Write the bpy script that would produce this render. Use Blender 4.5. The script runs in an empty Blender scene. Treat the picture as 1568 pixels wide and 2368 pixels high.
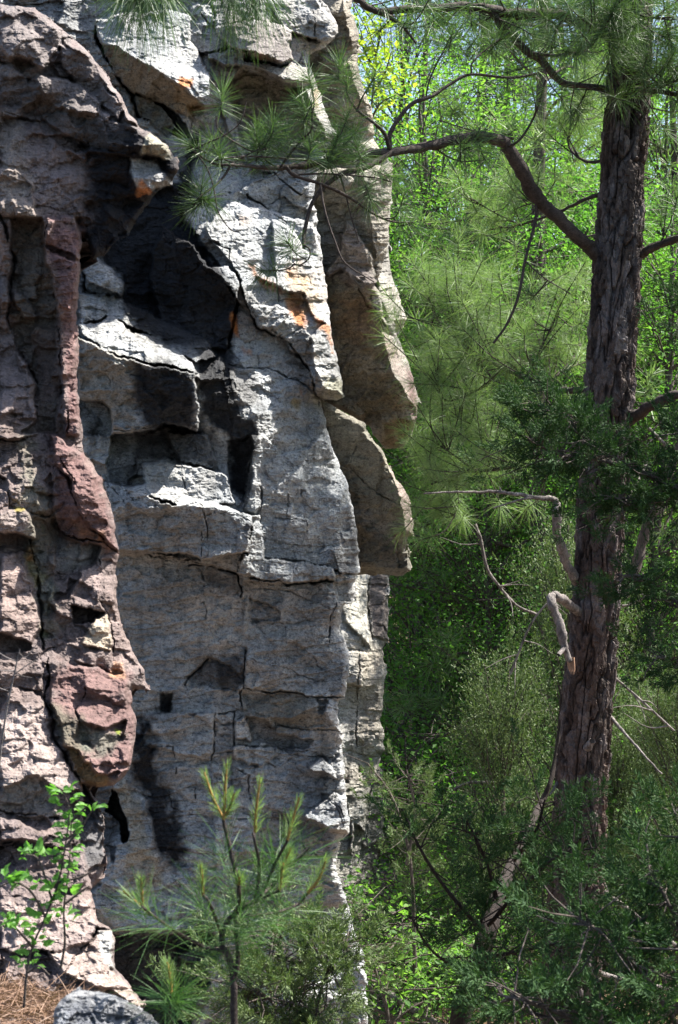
import bpy, math, random
import numpy as np
sc = bpy.context.scene
# ---------------------------------------------------------------- camera, sky, sun, exposure
W, H, F = 1568.0, 2368.0, 3644.0            # picture units used for reading the photograph, and the focal length in them
def P(x, y, d):                              # the point at distance d that the photograph shows at (x, y)
    return ((x-784.0)/F*d, d, (1184.0-y)/F*d)
cam_d = bpy.data.cameras.new('camera'); cam = bpy.data.objects.new('camera', cam_d)
sc.collection.objects.link(cam); sc.camera = cam
cam.location = (0, 0, 0); cam.rotation_euler = (math.radians(90), 0, 0)
cam_d.sensor_fit = 'VERTICAL'; cam_d.sensor_height = 24.0; cam_d.lens = 24.0*F/H
cam_d.clip_start = 0.05; cam_d.clip_end = 600
cam_d.dof.use_dof = True; cam_d.dof.focus_distance = 10.0; cam_d.dof.aperture_fstop = 7.0
world = bpy.data.worlds.new('World'); sc.world = world; world.use_nodes = True
SUN_EL, SUN_AZ = math.radians(58), math.radians(71)      # azimuth clockwise from the view direction
nt = world.node_tree; bg = nt.nodes['Background']
sky = nt.nodes.new('ShaderNodeTexSky'); sky.sky_type = 'NISHITA'; sky.sun_disc = False
sky.sun_elevation = SUN_EL; sky.sun_rotation = SUN_AZ; sky.air_density = 1.0; sky.dust_density = 2.0; sky.ozone_density = 1.0
nt.links.new(sky.outputs[0], bg.inputs[0]); bg.inputs[1].default_value = 0.085
sun_d = bpy.data.lights.new('sun', 'SUN'); sun_d.energy = 5.0; sun_d.angle = math.radians(0.5); sun_d.color = (1.0, 0.95, 0.87)
sun = bpy.data.objects.new('sun', sun_d); sc.collection.objects.link(sun)
import mathutils
S = mathutils.Vector((math.cos(SUN_EL)*math.sin(SUN_AZ), math.cos(SUN_EL)*math.cos(SUN_AZ), math.sin(SUN_EL)))
sun.rotation_euler = S.to_track_quat('Z', 'Y').to_euler(); sun.location = (4, 4, 12)
sc.view_settings.view_transform = 'Standard'; sc.view_settings.look = 'None'
sc.view_settings.exposure = 1.9; sc.view_settings.gamma = 1.0
rng = np.random.default_rng(7); random.seed(7)
C = sc.collection
# ---------------------------------------------------------------- helpers
def mesh_np(name, co, faces, mat=None, parent=None, col=None, smooth=False, attrs=None):
    """co (n,3); faces (m,3) or (m,4) int array; ONE mesh object"""
    me = bpy.data.meshes.new(name); co = np.asarray(co, np.float32); faces = np.asarray(faces, np.int32)
    k = faces.shape[1]; m = len(faces)
    me.vertices.add(len(co)); me.vertices.foreach_set('co', co.ravel())
    me.loops.add(m*k); me.loops.foreach_set('vertex_index', faces.ravel())
    me.polygons.add(m); me.polygons.foreach_set('loop_start', np.arange(0, m*k, k, dtype=np.int32))
    me.polygons.foreach_set('loop_total', np.full(m, k, np.int32))
    me.polygons.foreach_set('use_smooth', np.full(m, bool(smooth)))
    if col is not None:
        a = me.color_attributes.new('tint', 'FLOAT_COLOR', 'POINT')
        c = np.ones((len(co), 4), np.float32); c[:, :3] = col; a.data.foreach_set('color', c.ravel())
    me.update(calc_edges=True)
    o = bpy.data.objects.new(name, me); C.objects.link(o)
    if mat: me.materials.append(mat)
    if parent: o.parent = parent
    return o
def tag(o, label=None, cat=None, group=None, kind=None):
    for k, v in (('label', label), ('category', cat), ('group', group), ('kind', kind)):
        if v: o[k] = v
    return o
def thing(name, label, cat, loc=(0, 0, 0), group=None):
    o = bpy.data.objects.new(name, None); C.objects.link(o); o.empty_display_size = .1
    o.location = loc
    return tag(o, label, cat, group)
def copy_tree(o, parent=None):
    c = o.copy(); C.objects.link(c); c.parent = parent
    for ch in list(o.children): copy_tree(ch, c)
    return c
# value noise in 2D, several octaves
_T = rng.random((256, 256)).astype(np.float32)
def vnoise(x, y, seed=0):
    x = x+seed*17.31; y = y+seed*9.77
    xi = np.floor(x).astype(int); yi = np.floor(y).astype(int); fx = x-xi; fy = y-yi
    fx = fx*fx*fx*(fx*(fx*6-15)+10); fy = fy*fy*fy*(fy*(fy*6-15)+10)
    a = _T[yi & 255, xi & 255]; b = _T[yi & 255, (xi+1) & 255]; c = _T[(yi+1) & 255, xi & 255]; d = _T[(yi+1) & 255, (xi+1) & 255]
    return (a*(1-fx)+b*fx)*(1-fy)+(c*(1-fx)+d*fx)*fy*1.0-0.5
def fbm(x, y, oct=4, seed=0, g=.5, ridge=False):
    s = 0; a = 1; f = 1; n = 0
    for i in range(oct):
        v = vnoise(x*f, y*f, seed+i*3)
        if ridge: v = .5-2*np.abs(v)
        s = s+a*v; n += a; a *= g; f *= 2.03
    return s/n
def voro(x, y, seed=0):
    """nearest two jittered-grid seeds: returns id hash 0..1 (three of them), f1, f2-f1, and vector to the seed"""
    xi = np.floor(x).astype(int); yi = np.floor(y).astype(int)
    b1 = np.full(x.shape, 9e9); b2 = b1.copy(); ix = np.zeros(x.shape, int); iy = ix.copy(); vx = b1*0; vy = b1*0
    for dy in (-1, 0, 1):
        for dx in (-1, 0, 1):
            cx = xi+dx; cy = yi+dy
            px = cx+.1+.8*_T[(cy+seed*31) & 255, (cx+seed*7) & 255]; py = cy+.1+.8*_T[(cy+seed*13+91) & 255, (cx+57+seed) & 255]
            d = np.hypot(px-x, py-y); m = d < b1
            b2 = np.where(m, b1, np.minimum(b2, d)); b1 = np.where(m, d, b1)
            ix = np.where(m, cx, ix); iy = np.where(m, cy, iy); vx = np.where(m, x-px, vx); vy = np.where(m, y-py, vy)
    h = lambda k: _T[(iy+k*29+seed) & 255, (ix+k*61) & 255]
    return h(1), h(2), h(3), b1, b2-b1, vx, vy
def inpoly(px, py, poly):
    n = len(poly); r = np.zeros(px.shape, bool)
    for i in range(n):
        x0, y0 = poly[i]; x1, y1 = poly[(i+1) % n]
        if y0 == y1: continue
        r ^= ((y0 > py) != (y1 > py)) & (px < (x1-x0)*(py-y0)/(y1-y0)+x0)
    return r
def dist_line(px, py, pts, closed):
    d = np.full(px.shape, 1e9); n = len(pts)
    for i in range(n if closed else n-1):
        x0, y0 = pts[i]; x1, y1 = pts[(i+1) % n]; ex, ey = x1-x0, y1-y0
        t = np.clip(((px-x0)*ex+(py-y0)*ey)/(ex*ex+ey*ey+1e-9), 0, 1)
        d = np.minimum(d, np.hypot(px-x0-t*ex, py-y0-t*ey))
    return d
def sdf(px, py, poly):
    d = dist_line(px, py, poly, True); return np.where(inpoly(px, py, poly), -d, d)
# ---------------------------------------------------------------- materials
def new_mat(name):
    m = bpy.data.materials.new(name); m.use_nodes = True
    n = m.node_tree.nodes; l = m.node_tree.links; b = n['Principled BSDF']; return m, n, l, b
def node(n, t, **kw):
    o = n.new(t)
    for k, v in kw.items(): setattr(o, k, v)
    return o
def ramp(n, stops):
    r = n.new('ShaderNodeValToRGB'); e = r.color_ramp.elements
    while len(e) > 1: e.remove(e[-1])
    e[0].position = stops[0][0]; e[0].color = (*stops[0][1], 1)
    for p, c in stops[1:]:
        k = e.new(p); k.color = (*c, 1)
    return r
def noise(n, l, vec, scale, detail=6, rough=.6, dist=0):
    t = n.new('ShaderNodeTexNoise'); t.inputs['Scale'].default_value = scale; t.inputs['Detail'].default_value = detail
    t.inputs['Roughness'].default_value = rough; t.inputs['Distortion'].default_value = dist
    l.new(vec, t.inputs['Vector']); return t
def rock_material(name, strata=(1, 1, 1.7), bump=.85, contrast=1.25):
    m, n, l, b = new_mat(name)
    at = node(n, 'ShaderNodeAttribute', attribute_name='tint')
    tc = n.new('ShaderNodeTexCoord'); mp = n.new('ShaderNodeMapping'); mp.inputs['Scale'].default_value = strata
    l.new(tc.outputs['Object'], mp.inputs[0])
    n1 = noise(n, l, mp.outputs[0], 3.0, 8, .62, .4); n2 = noise(n, l, mp.outputs[0], 34, 8, .75); n3 = noise(n, l, tc.outputs['Object'], 100, 4, .7)
    c = contrast
    r1 = ramp(n, [(.3, (1-.32*c,)*3), (.5, (1, 1, 1)), (.72, (1+.22*c,)*3)]); l.new(n1.outputs[0], r1.inputs[0])
    r2 = ramp(n, [(.34, (1-.62*c,)*3), (.47, (1-.12*c,)*3), (.6, (1.05,)*3), (.75, (1+.35*c,)*3)]); l.new(n2.outputs[0], r2.inputs[0])
    r3 = ramp(n, [(.35, (.72, .72, .74)), (.5, (1, 1, 1)), (.68, (1.3, 1.28, 1.22))]); l.new(n3.outputs[0], r3.inputs[0])
    x = at.outputs['Color']
    for r in (r1, r2, r3):
        mx = node(n, 'ShaderNodeMix', data_type='RGBA', blend_type='MULTIPLY'); mx.inputs[0].default_value = 1
        l.new(x, mx.inputs[6]); l.new(r.outputs[0], mx.inputs[7]); x = mx.outputs[2]
    # lichen flecks
    n4 = noise(n, l, tc.outputs['Object'], 22, 5, .7); r4 = ramp(n, [(.66, (0, 0, 0)), (.74, (.55, .55, .55))]); l.new(n4.outputs[0], r4.inputs[0])
    mx = node(n, 'ShaderNodeMix', data_type='RGBA', blend_type='MIX'); l.new(r4.outputs[0], mx.inputs[0]); l.new(x, mx.inputs[6]); mx.inputs[7].default_value = (.26, .27, .25, 1)
    mxd = node(n, 'ShaderNodeMix', data_type='RGBA', blend_type='MIX'); mxd.inputs[0].default_value = .15; l.new(x, mxd.inputs[6]); l.new(mx.outputs[2], mxd.inputs[7])
    l.new(mxd.outputs[2], b.inputs['Base Color'])
    b.inputs['Roughness'].default_value = .8; b.inputs['Specular IOR Level'].default_value = .2
    bp1 = n.new('ShaderNodeBump'); bp1.inputs['Strength'].default_value = bump; bp1.inputs['Distance'].default_value = .03; l.new(n2.outputs[0], bp1.inputs['Height'])
    bp2 = n.new('ShaderNodeBump'); bp2.inputs['Strength'].default_value = bump*.8; bp2.inputs['Distance'].default_value = .012; l.new(n3.outputs[0], bp2.inputs['Height'])
    l.new(bp1.outputs[0], bp2.inputs['Normal']); l.new(bp2.outputs[0], b.inputs['Normal'])
    return m
def leaf_material(name, c1, c2, trans=.45, rough=.55, spec=.3):
    """thin leaves: reflect and let light through; colour varies from leaf to leaf"""
    m, n, l, b = new_mat(name)
    g = n.new('ShaderNodeNewGeometry'); r = ramp(n, [(0, c1), (1, c2)]); l.new(g.outputs['Random Per Island'], r.inputs[0])
    l.new(r.outputs[0], b.inputs['Base Color']); b.inputs['Roughness'].default_value = rough; b.inputs['Specular IOR Level'].default_value = spec
    t = n.new('ShaderNodeBsdfTranslucent')
    mu = node(n, 'ShaderNodeMix', data_type='RGBA', blend_type='MULTIPLY'); mu.inputs[0].default_value = 1
    l.new(r.outputs[0], mu.inputs[6]); mu.inputs[7].default_value = (1.35, 1.6, .75, 1); l.new(mu.outputs[2], t.inputs[0])
    ms = n.new('ShaderNodeMixShader'); ms.inputs[0].default_value = trans
    l.new(b.outputs[0], ms.inputs[1]); l.new(t.outputs[0], ms.inputs[2]); l.new(ms.outputs[0], n['Material Output'].inputs[0])
    return m
def bark_material(name, c1, c2, scale=(18, 18, 5), bump=.6):
    m, n, l, b = new_mat(name)
    tc = n.new('ShaderNodeTexCoord'); mp = n.new('ShaderNodeMapping'); mp.inputs['Scale'].default_value = scale; l.new(tc.outputs['Object'], mp.inputs[0])
    n1 = noise(n, l, mp.outputs[0], 1.0, 8, .7, .5); n2 = noise(n, l, mp.outputs[0], 5.0, 6, .7); n0 = noise(n, l, tc.outputs['Object'], 1.3, 4, .6)
    r = ramp(n, [(.3, c1), (.7, c2)]); l.new(n1.outputs[0], r.inputs[0])
    r2 = ramp(n, [(.35, (.6, .6, .6)), (.65, (1.35, 1.33, 1.3))]); l.new(n2.outputs[0], r2.inputs[0])
    r0 = ramp(n, [(.35, (.75, .72, .7)), (.65, (1.2, 1.2, 1.25))]); l.new(n0.outputs[0], r0.inputs[0])
    x = r.outputs[0]
    for q in (r2, r0):
        mx = node(n, 'ShaderNodeMix', data_type='RGBA', blend_type='MULTIPLY'); mx.inputs[0].default_value = 1
        l.new(x, mx.inputs[6]); l.new(q.outputs[0], mx.inputs[7]); x = mx.outputs[2]
    l.new(x, b.inputs['Base Color']); b.inputs['Roughness'].default_value = .85; b.inputs['Specular IOR Level'].default_value = .25
    ad = node(n, 'ShaderNodeMath', operation='ADD'); l.new(n1.outputs[0], ad.inputs[0]); l.new(n2.outputs[0], ad.inputs[1])
    bp = n.new('ShaderNodeBump'); bp.inputs['Strength'].default_value = bump; bp.inputs['Distance'].default_value = .012; l.new(ad.outputs[0], bp.inputs['Height'])
    l.new(bp.outputs[0], b.inputs['Normal']); return m
# ---------------------------------------------------------------- rock: a cliff read off the photograph facet by facet
TILE = {'a': (0, 0), 'b': (439, 0), 'c': (0, 501.8), 'd': (439, 501.8), 'e': (0, 1003.5), 'f': (439, 1003.5), 'g': (0, 1505.3), 'h': (439, 1505.3), 'j': (0, 1740.5)}
def tv(t, pts):
    if t == 'v': return [tuple(p) for p in pts]
    ox, oy = TILE[t]; k = .64 if t == 'j' else .32
    return [(ox+k*x, oy+k*y) for x, y in pts]
def relief(name, outline, step, base, facets, cracks, colors, base_col, mat, parent, seed, thick=1.4, warp=3.5, lam=420.0,
           strata=.02, block=(.9, .07), fine=.017, edge_noise=2.5, sx0=.4, sz0=.05, steps=.03, rough=1.0, soft=1, lump=.01, chip=.75):
    """facets: (tile, polygon, push, sx, sz): the way each facet faces (sx right, sz up) and how far it stands in or out;
    the depth is the surface that faces those ways (screened Poisson), plus push, joints and grain"""
    ol = np.array(outline); M = 9*step
    x0, y0 = ol.min(0)-M; x1, y1 = ol.max(0)+M
    xs = np.arange(x0, x1+step, step); ys = np.arange(y0, y1+step, step); X, Y = np.meshgrid(xs, ys)
    # organic wobble of every traced line
    wx = X+warp*(fbm(X/46, Y/46, 4, seed)*2.2); wy = Y+warp*(fbm(X/46, Y/46, 4, seed+5)*2.2)
    wx = wx+3.2*fbm(X/9, Y/9, 3, seed+6)*2; wy = wy+3.2*fbm(X/9, Y/9, 3, seed+7)*2
    D0 = base(X, Y)
    k = D0/F
    gx = np.full(X.shape, sx0)*k; gz = np.full(X.shape, sz0)*k; push = np.zeros(X.shape)
    # joint-bounded natural blocks where nothing is traced
    ux, uy = X/110+fbm(X/90, Y/90, 3, seed+2)*.9, Y/70+fbm(X/90, Y/90, 3, seed+4)*.9
    h1, h2, h3, f1, f21, vx, vy = voro(ux, uy, seed)
    gx += (h1-.5)*1.0*k*block[0]; gz += (h2-.5)*.8*k*block[0]; push += (h3-.5)*block[1]
    ux2, uy2 = X/42+fbm(X/40, Y/40, 3, seed+7)*.8, Y/30+fbm(X/40, Y/40, 3, seed+8)*.8
    g1, g2, g3, e1, e21, _, _ = voro(ux2, uy2, seed+3)
    gx += (g1-.5)*.55*k*block[0]; gz += (g2-.5)*.5*k*block[0]; push += (g3-.5)*block[1]*.3
    ux3, uy3 = X/19+fbm(X/25, Y/25, 3, seed+17)*.7+Y/60, Y/14+fbm(X/25, Y/25, 3, seed+18)*.7
    c1, c2, c3, _, _, _, _ = voro(ux3, uy3, seed+6)
    untr = np.ones(X.shape)
    ngx = fbm(X/38+3, Y/26, 4, seed+70, .6)*1.5; ngz = fbm(X/44, Y/20, 4, seed+75, .6)*1.6
    chx = np.sign(fbm(X/19, Y/15, 3, seed+77))*.16; chz = np.sign(fbm(X/24, Y/13, 3, seed+78))*.2
    rg = np.clip(.45+fbm(X/150, Y/120, 2, seed+79)*2.2, .15, 1.2)*rough
    ngx = (ngx*.55+chx*.6)*rg+(c1-.5)*chip*rg+(g1-.5)*chip*.8; ngz = (ngz*.55+chz*.6)*rg+(c2-.5)*chip*rg+(g2-.5)*chip*.8
    for fc in facets:
        t, poly, o, sx, sz = fc[:5]; poly = tv(t, poly); pa = np.array(poly)
        bx0, by0 = pa.min(0)-20; bx1, by1 = pa.max(0)+20
        m = np.zeros(X.shape, bool); bb = (X > bx0) & (X < bx1) & (Y > by0) & (Y < by1)
        m[bb] = inpoly(wx[bb], wy[bb], poly)
        gx[m] = (sx+(g1[m]-.5)*.45*block[0]+(h1[m]-.5)*.2*block[0])*k[m]; gz[m] = (sz+(g2[m]-.5)*.4*block[0]+(h2[m]-.5)*.2*block[0])*k[m]
        untr[m] = .12
        push[m] = o+(g3[m]-.5)*block[1]*.25
    for _ in range(soft):
        for q in (gx, gz): q[1:-1, 1:-1] = (q[1:-1, 1:-1]*2+q[:-2, 1:-1]+q[2:, 1:-1]+q[1:-1, :-2]+q[1:-1, 2:])/6
    gx = (sx0+(gx/k-sx0)*1.5+ngx)*k; gz = (sz0+(gz/k-sz0)*1.7+ngz)*k
    # depth gradient per sample: along x = gx*step, along y (down) = -gz*step
    Gx = gx*step; Gy = -gz*step
    dv = np.zeros(X.shape); dv[:, 1:-1] += (Gx[:, 2:]-Gx[:, :-2])/2; dv[1:-1] += (Gy[2:]-Gy[:-2])/2
    l2 = (step/lam)**2
    lapB = np.zeros(X.shape); B = D0
    rhs = dv-l2*B
    h, w = X.shape
    ex = np.concatenate([rhs, rhs[::-1]], 0); ex = np.concatenate([ex, ex[:, ::-1]], 1)
    ky = 2*np.cos(2*np.pi*np.fft.fftfreq(2*h))-2; kx = 2*np.cos(2*np.pi*np.fft.fftfreq(2*w))-2
    D = np.real(np.fft.ifft2(np.fft.fft2(ex)/(ky[:, None]+kx[None, :]-l2)))[:h, :w]
    pb = push+(c3-.5)*.012*chip+(g3-.5)*.03*chip
    for _ in range(soft): pb[1:-1, 1:-1] = (pb[1:-1, 1:-1]*2+pb[:-2, 1:-1]+pb[2:, 1:-1]+pb[1:-1, :-2]+pb[1:-1, 2:])/6
    D = D+pb
    # joints between blocks, open cracks
    gate = np.clip(fbm(X/60, Y/60, 3, seed+9)*5, 0, 1)
    D += gate*(untr*.03*np.exp(-(f21/.03)**2)+.007*np.exp(-(e21/.045)**2))
    cv = fbm(X/28, Y/28, 4, seed+9)
    for t, pts, wd, dp in cracks:
        pts = tv(t, pts); dd = dist_line(wx, wy, pts, False); wv = np.clip(.62+cv*1.6, .12, 1.3); D += .8*dp*np.clip(wv*1.5, 0, 1)*np.exp(-np.clip(dd/(.8*wd*wv), 0, 9)**2)
    # strata ledges and grain (world lengths)
    Xm = X*.0027; Zm = Y*.0027+.05*Xm
    tilt = Zm+fbm(Xm*1.2, Zm*1.2, 3, seed+11)*.25
    D -= strata*fbm(Xm*1.6, tilt*9, 4, seed+12, .55, ridge=True)
    sg = np.clip(fbm(Xm*1.1, Zm*1.1, 3, seed+90)*4+.5, .1, 1.4)
    D -= strata*1.5*sg*((((tilt*4.6+fbm(Xm*2, Zm*2, 2, seed)*.9) % 1)-.5)+.5*(((tilt*11+fbm(Xm*3, Zm*3, 3, seed+1)*1.5) % 1)-.5))
    D -= fine*(fbm(Xm*9, Zm*12, 4, seed+20, .66)*2.6)+fine*1.3*fbm(Xm*22, Zm*30, 3, seed+21, .7, ridge=True)
    lw = fbm(Xm*2, Zm*2, 3, seed+81)*.7
    D -= lump*(fbm(Xm*5+lw, Zm*4.2-lw, 4, seed+83, .6, ridge=True)+.8*fbm(Xm*11-lw, Zm*12+lw, 3, seed+84, .6))*1.3
    D -= steps*fbm(Xm*3.1, Zm*4.0, 3, seed+31, .55, ridge=True)
    # outline: beyond it the surface folds straight back, which gives the rock its thickness
    en = edge_noise*(fbm(X/17, Y/17, 3, seed+40)*2)
    en = en+(g3-.5)*5+(c3-.5)*3
    for _ in range(2): en[1:-1, 1:-1] = (en[1:-1, 1:-1]*2+en[:-2, 1:-1]+en[2:, 1:-1]+en[1:-1, :-2]+en[1:-1, 2:])/6
    s = sdf(X, Y, outline)+en
    gy_, gx_ = np.gradient(s, step); gn = np.hypot(gx_, gy_)+1e-6
    so = np.clip(s, 0, None); so = so+np.clip(s/M, 0, 1)*30*np.abs(fbm(X/30+s*.09, Y/24-s*.11, 4, seed+95, .6)*2); X2 = X-so*gx_/gn; Y2 = Y-so*gy_/gn
    sin_ = np.clip(1+s/14.0, 0, 1); D += .07*sin_**2
    D += np.clip(s/M, 0, 1.3)*thick
    # colours
    col = np.empty(X.shape+(3,)); col[:] = base_col
    v = 1+.35*fbm(X/120, Y/160, 4, seed+50)+.25*fbm(X/30, Y/30, 4, seed+51)
    warm = fbm(X/90, Y/60, 4, seed+52); col *= v[..., None]; col *= 1+warm[..., None]*np.array([.13, .02, -.11])
    # black water streaks running down
    stx = fbm(X/26+fbm(X/80, Y/200, 2, seed)*1.5, Y/330, 4, seed+55)
    col *= (1-.55*np.clip(stx*3.2-.35, 0, 1))[..., None]
    for c in colors:
        t, poly, rgb, soft, amt = c[:5]; poly = tv(t, poly); pa = np.array(poly)
        bx0, by0 = pa.min(0)-3*soft-10; bx1, by1 = pa.max(0)+3*soft+10
        bb = (X > bx0) & (X < bx1) & (Y > by0) & (Y < by1)
        sd = sdf(wx[bb], wy[bb], poly)+soft*1.6*fbm(X[bb]/22, Y[bb]/22, 4, seed+60)*2
        a = np.clip(.5-sd/(2*soft), 0, 1)[:, None]*amt
        tex = (1+.5*fbm(X[bb]/14, Y[bb]/14, 4, seed+61)+.3*fbm(X[bb]/60, Y[bb]/90, 3, seed+62))[:, None]
        col[bb] = col[bb]*(1-a)+np.array(rgb)*tex*a
    col = np.clip(col, .006, .8)
    Wx = (X2-784)/F*D; Wz = (1184-Y2)/F*D
    co = np.stack([Wx, D, Wz], -1).reshape(-1, 3)
    idx = np.arange(h*w).reshape(h, w)
    ok = s < M
    q = ok[:-1, :-1] & ok[1:, :-1] & ok[:-1, 1:] & ok[1:, 1:]
    fcs = np.stack([idx[:-1, :-1][q], idx[1:, :-1][q], idx[1:, 1:][q], idx[:-1, 1:][q]], -1)
    used = np.unique(fcs); rm = np.zeros(h*w, np.int64); rm[used] = np.arange(len(used))
    return mesh_np(name, co[used], rm[fcs], mat, parent, col.reshape(-1, 3)[used], smooth=False)

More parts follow.
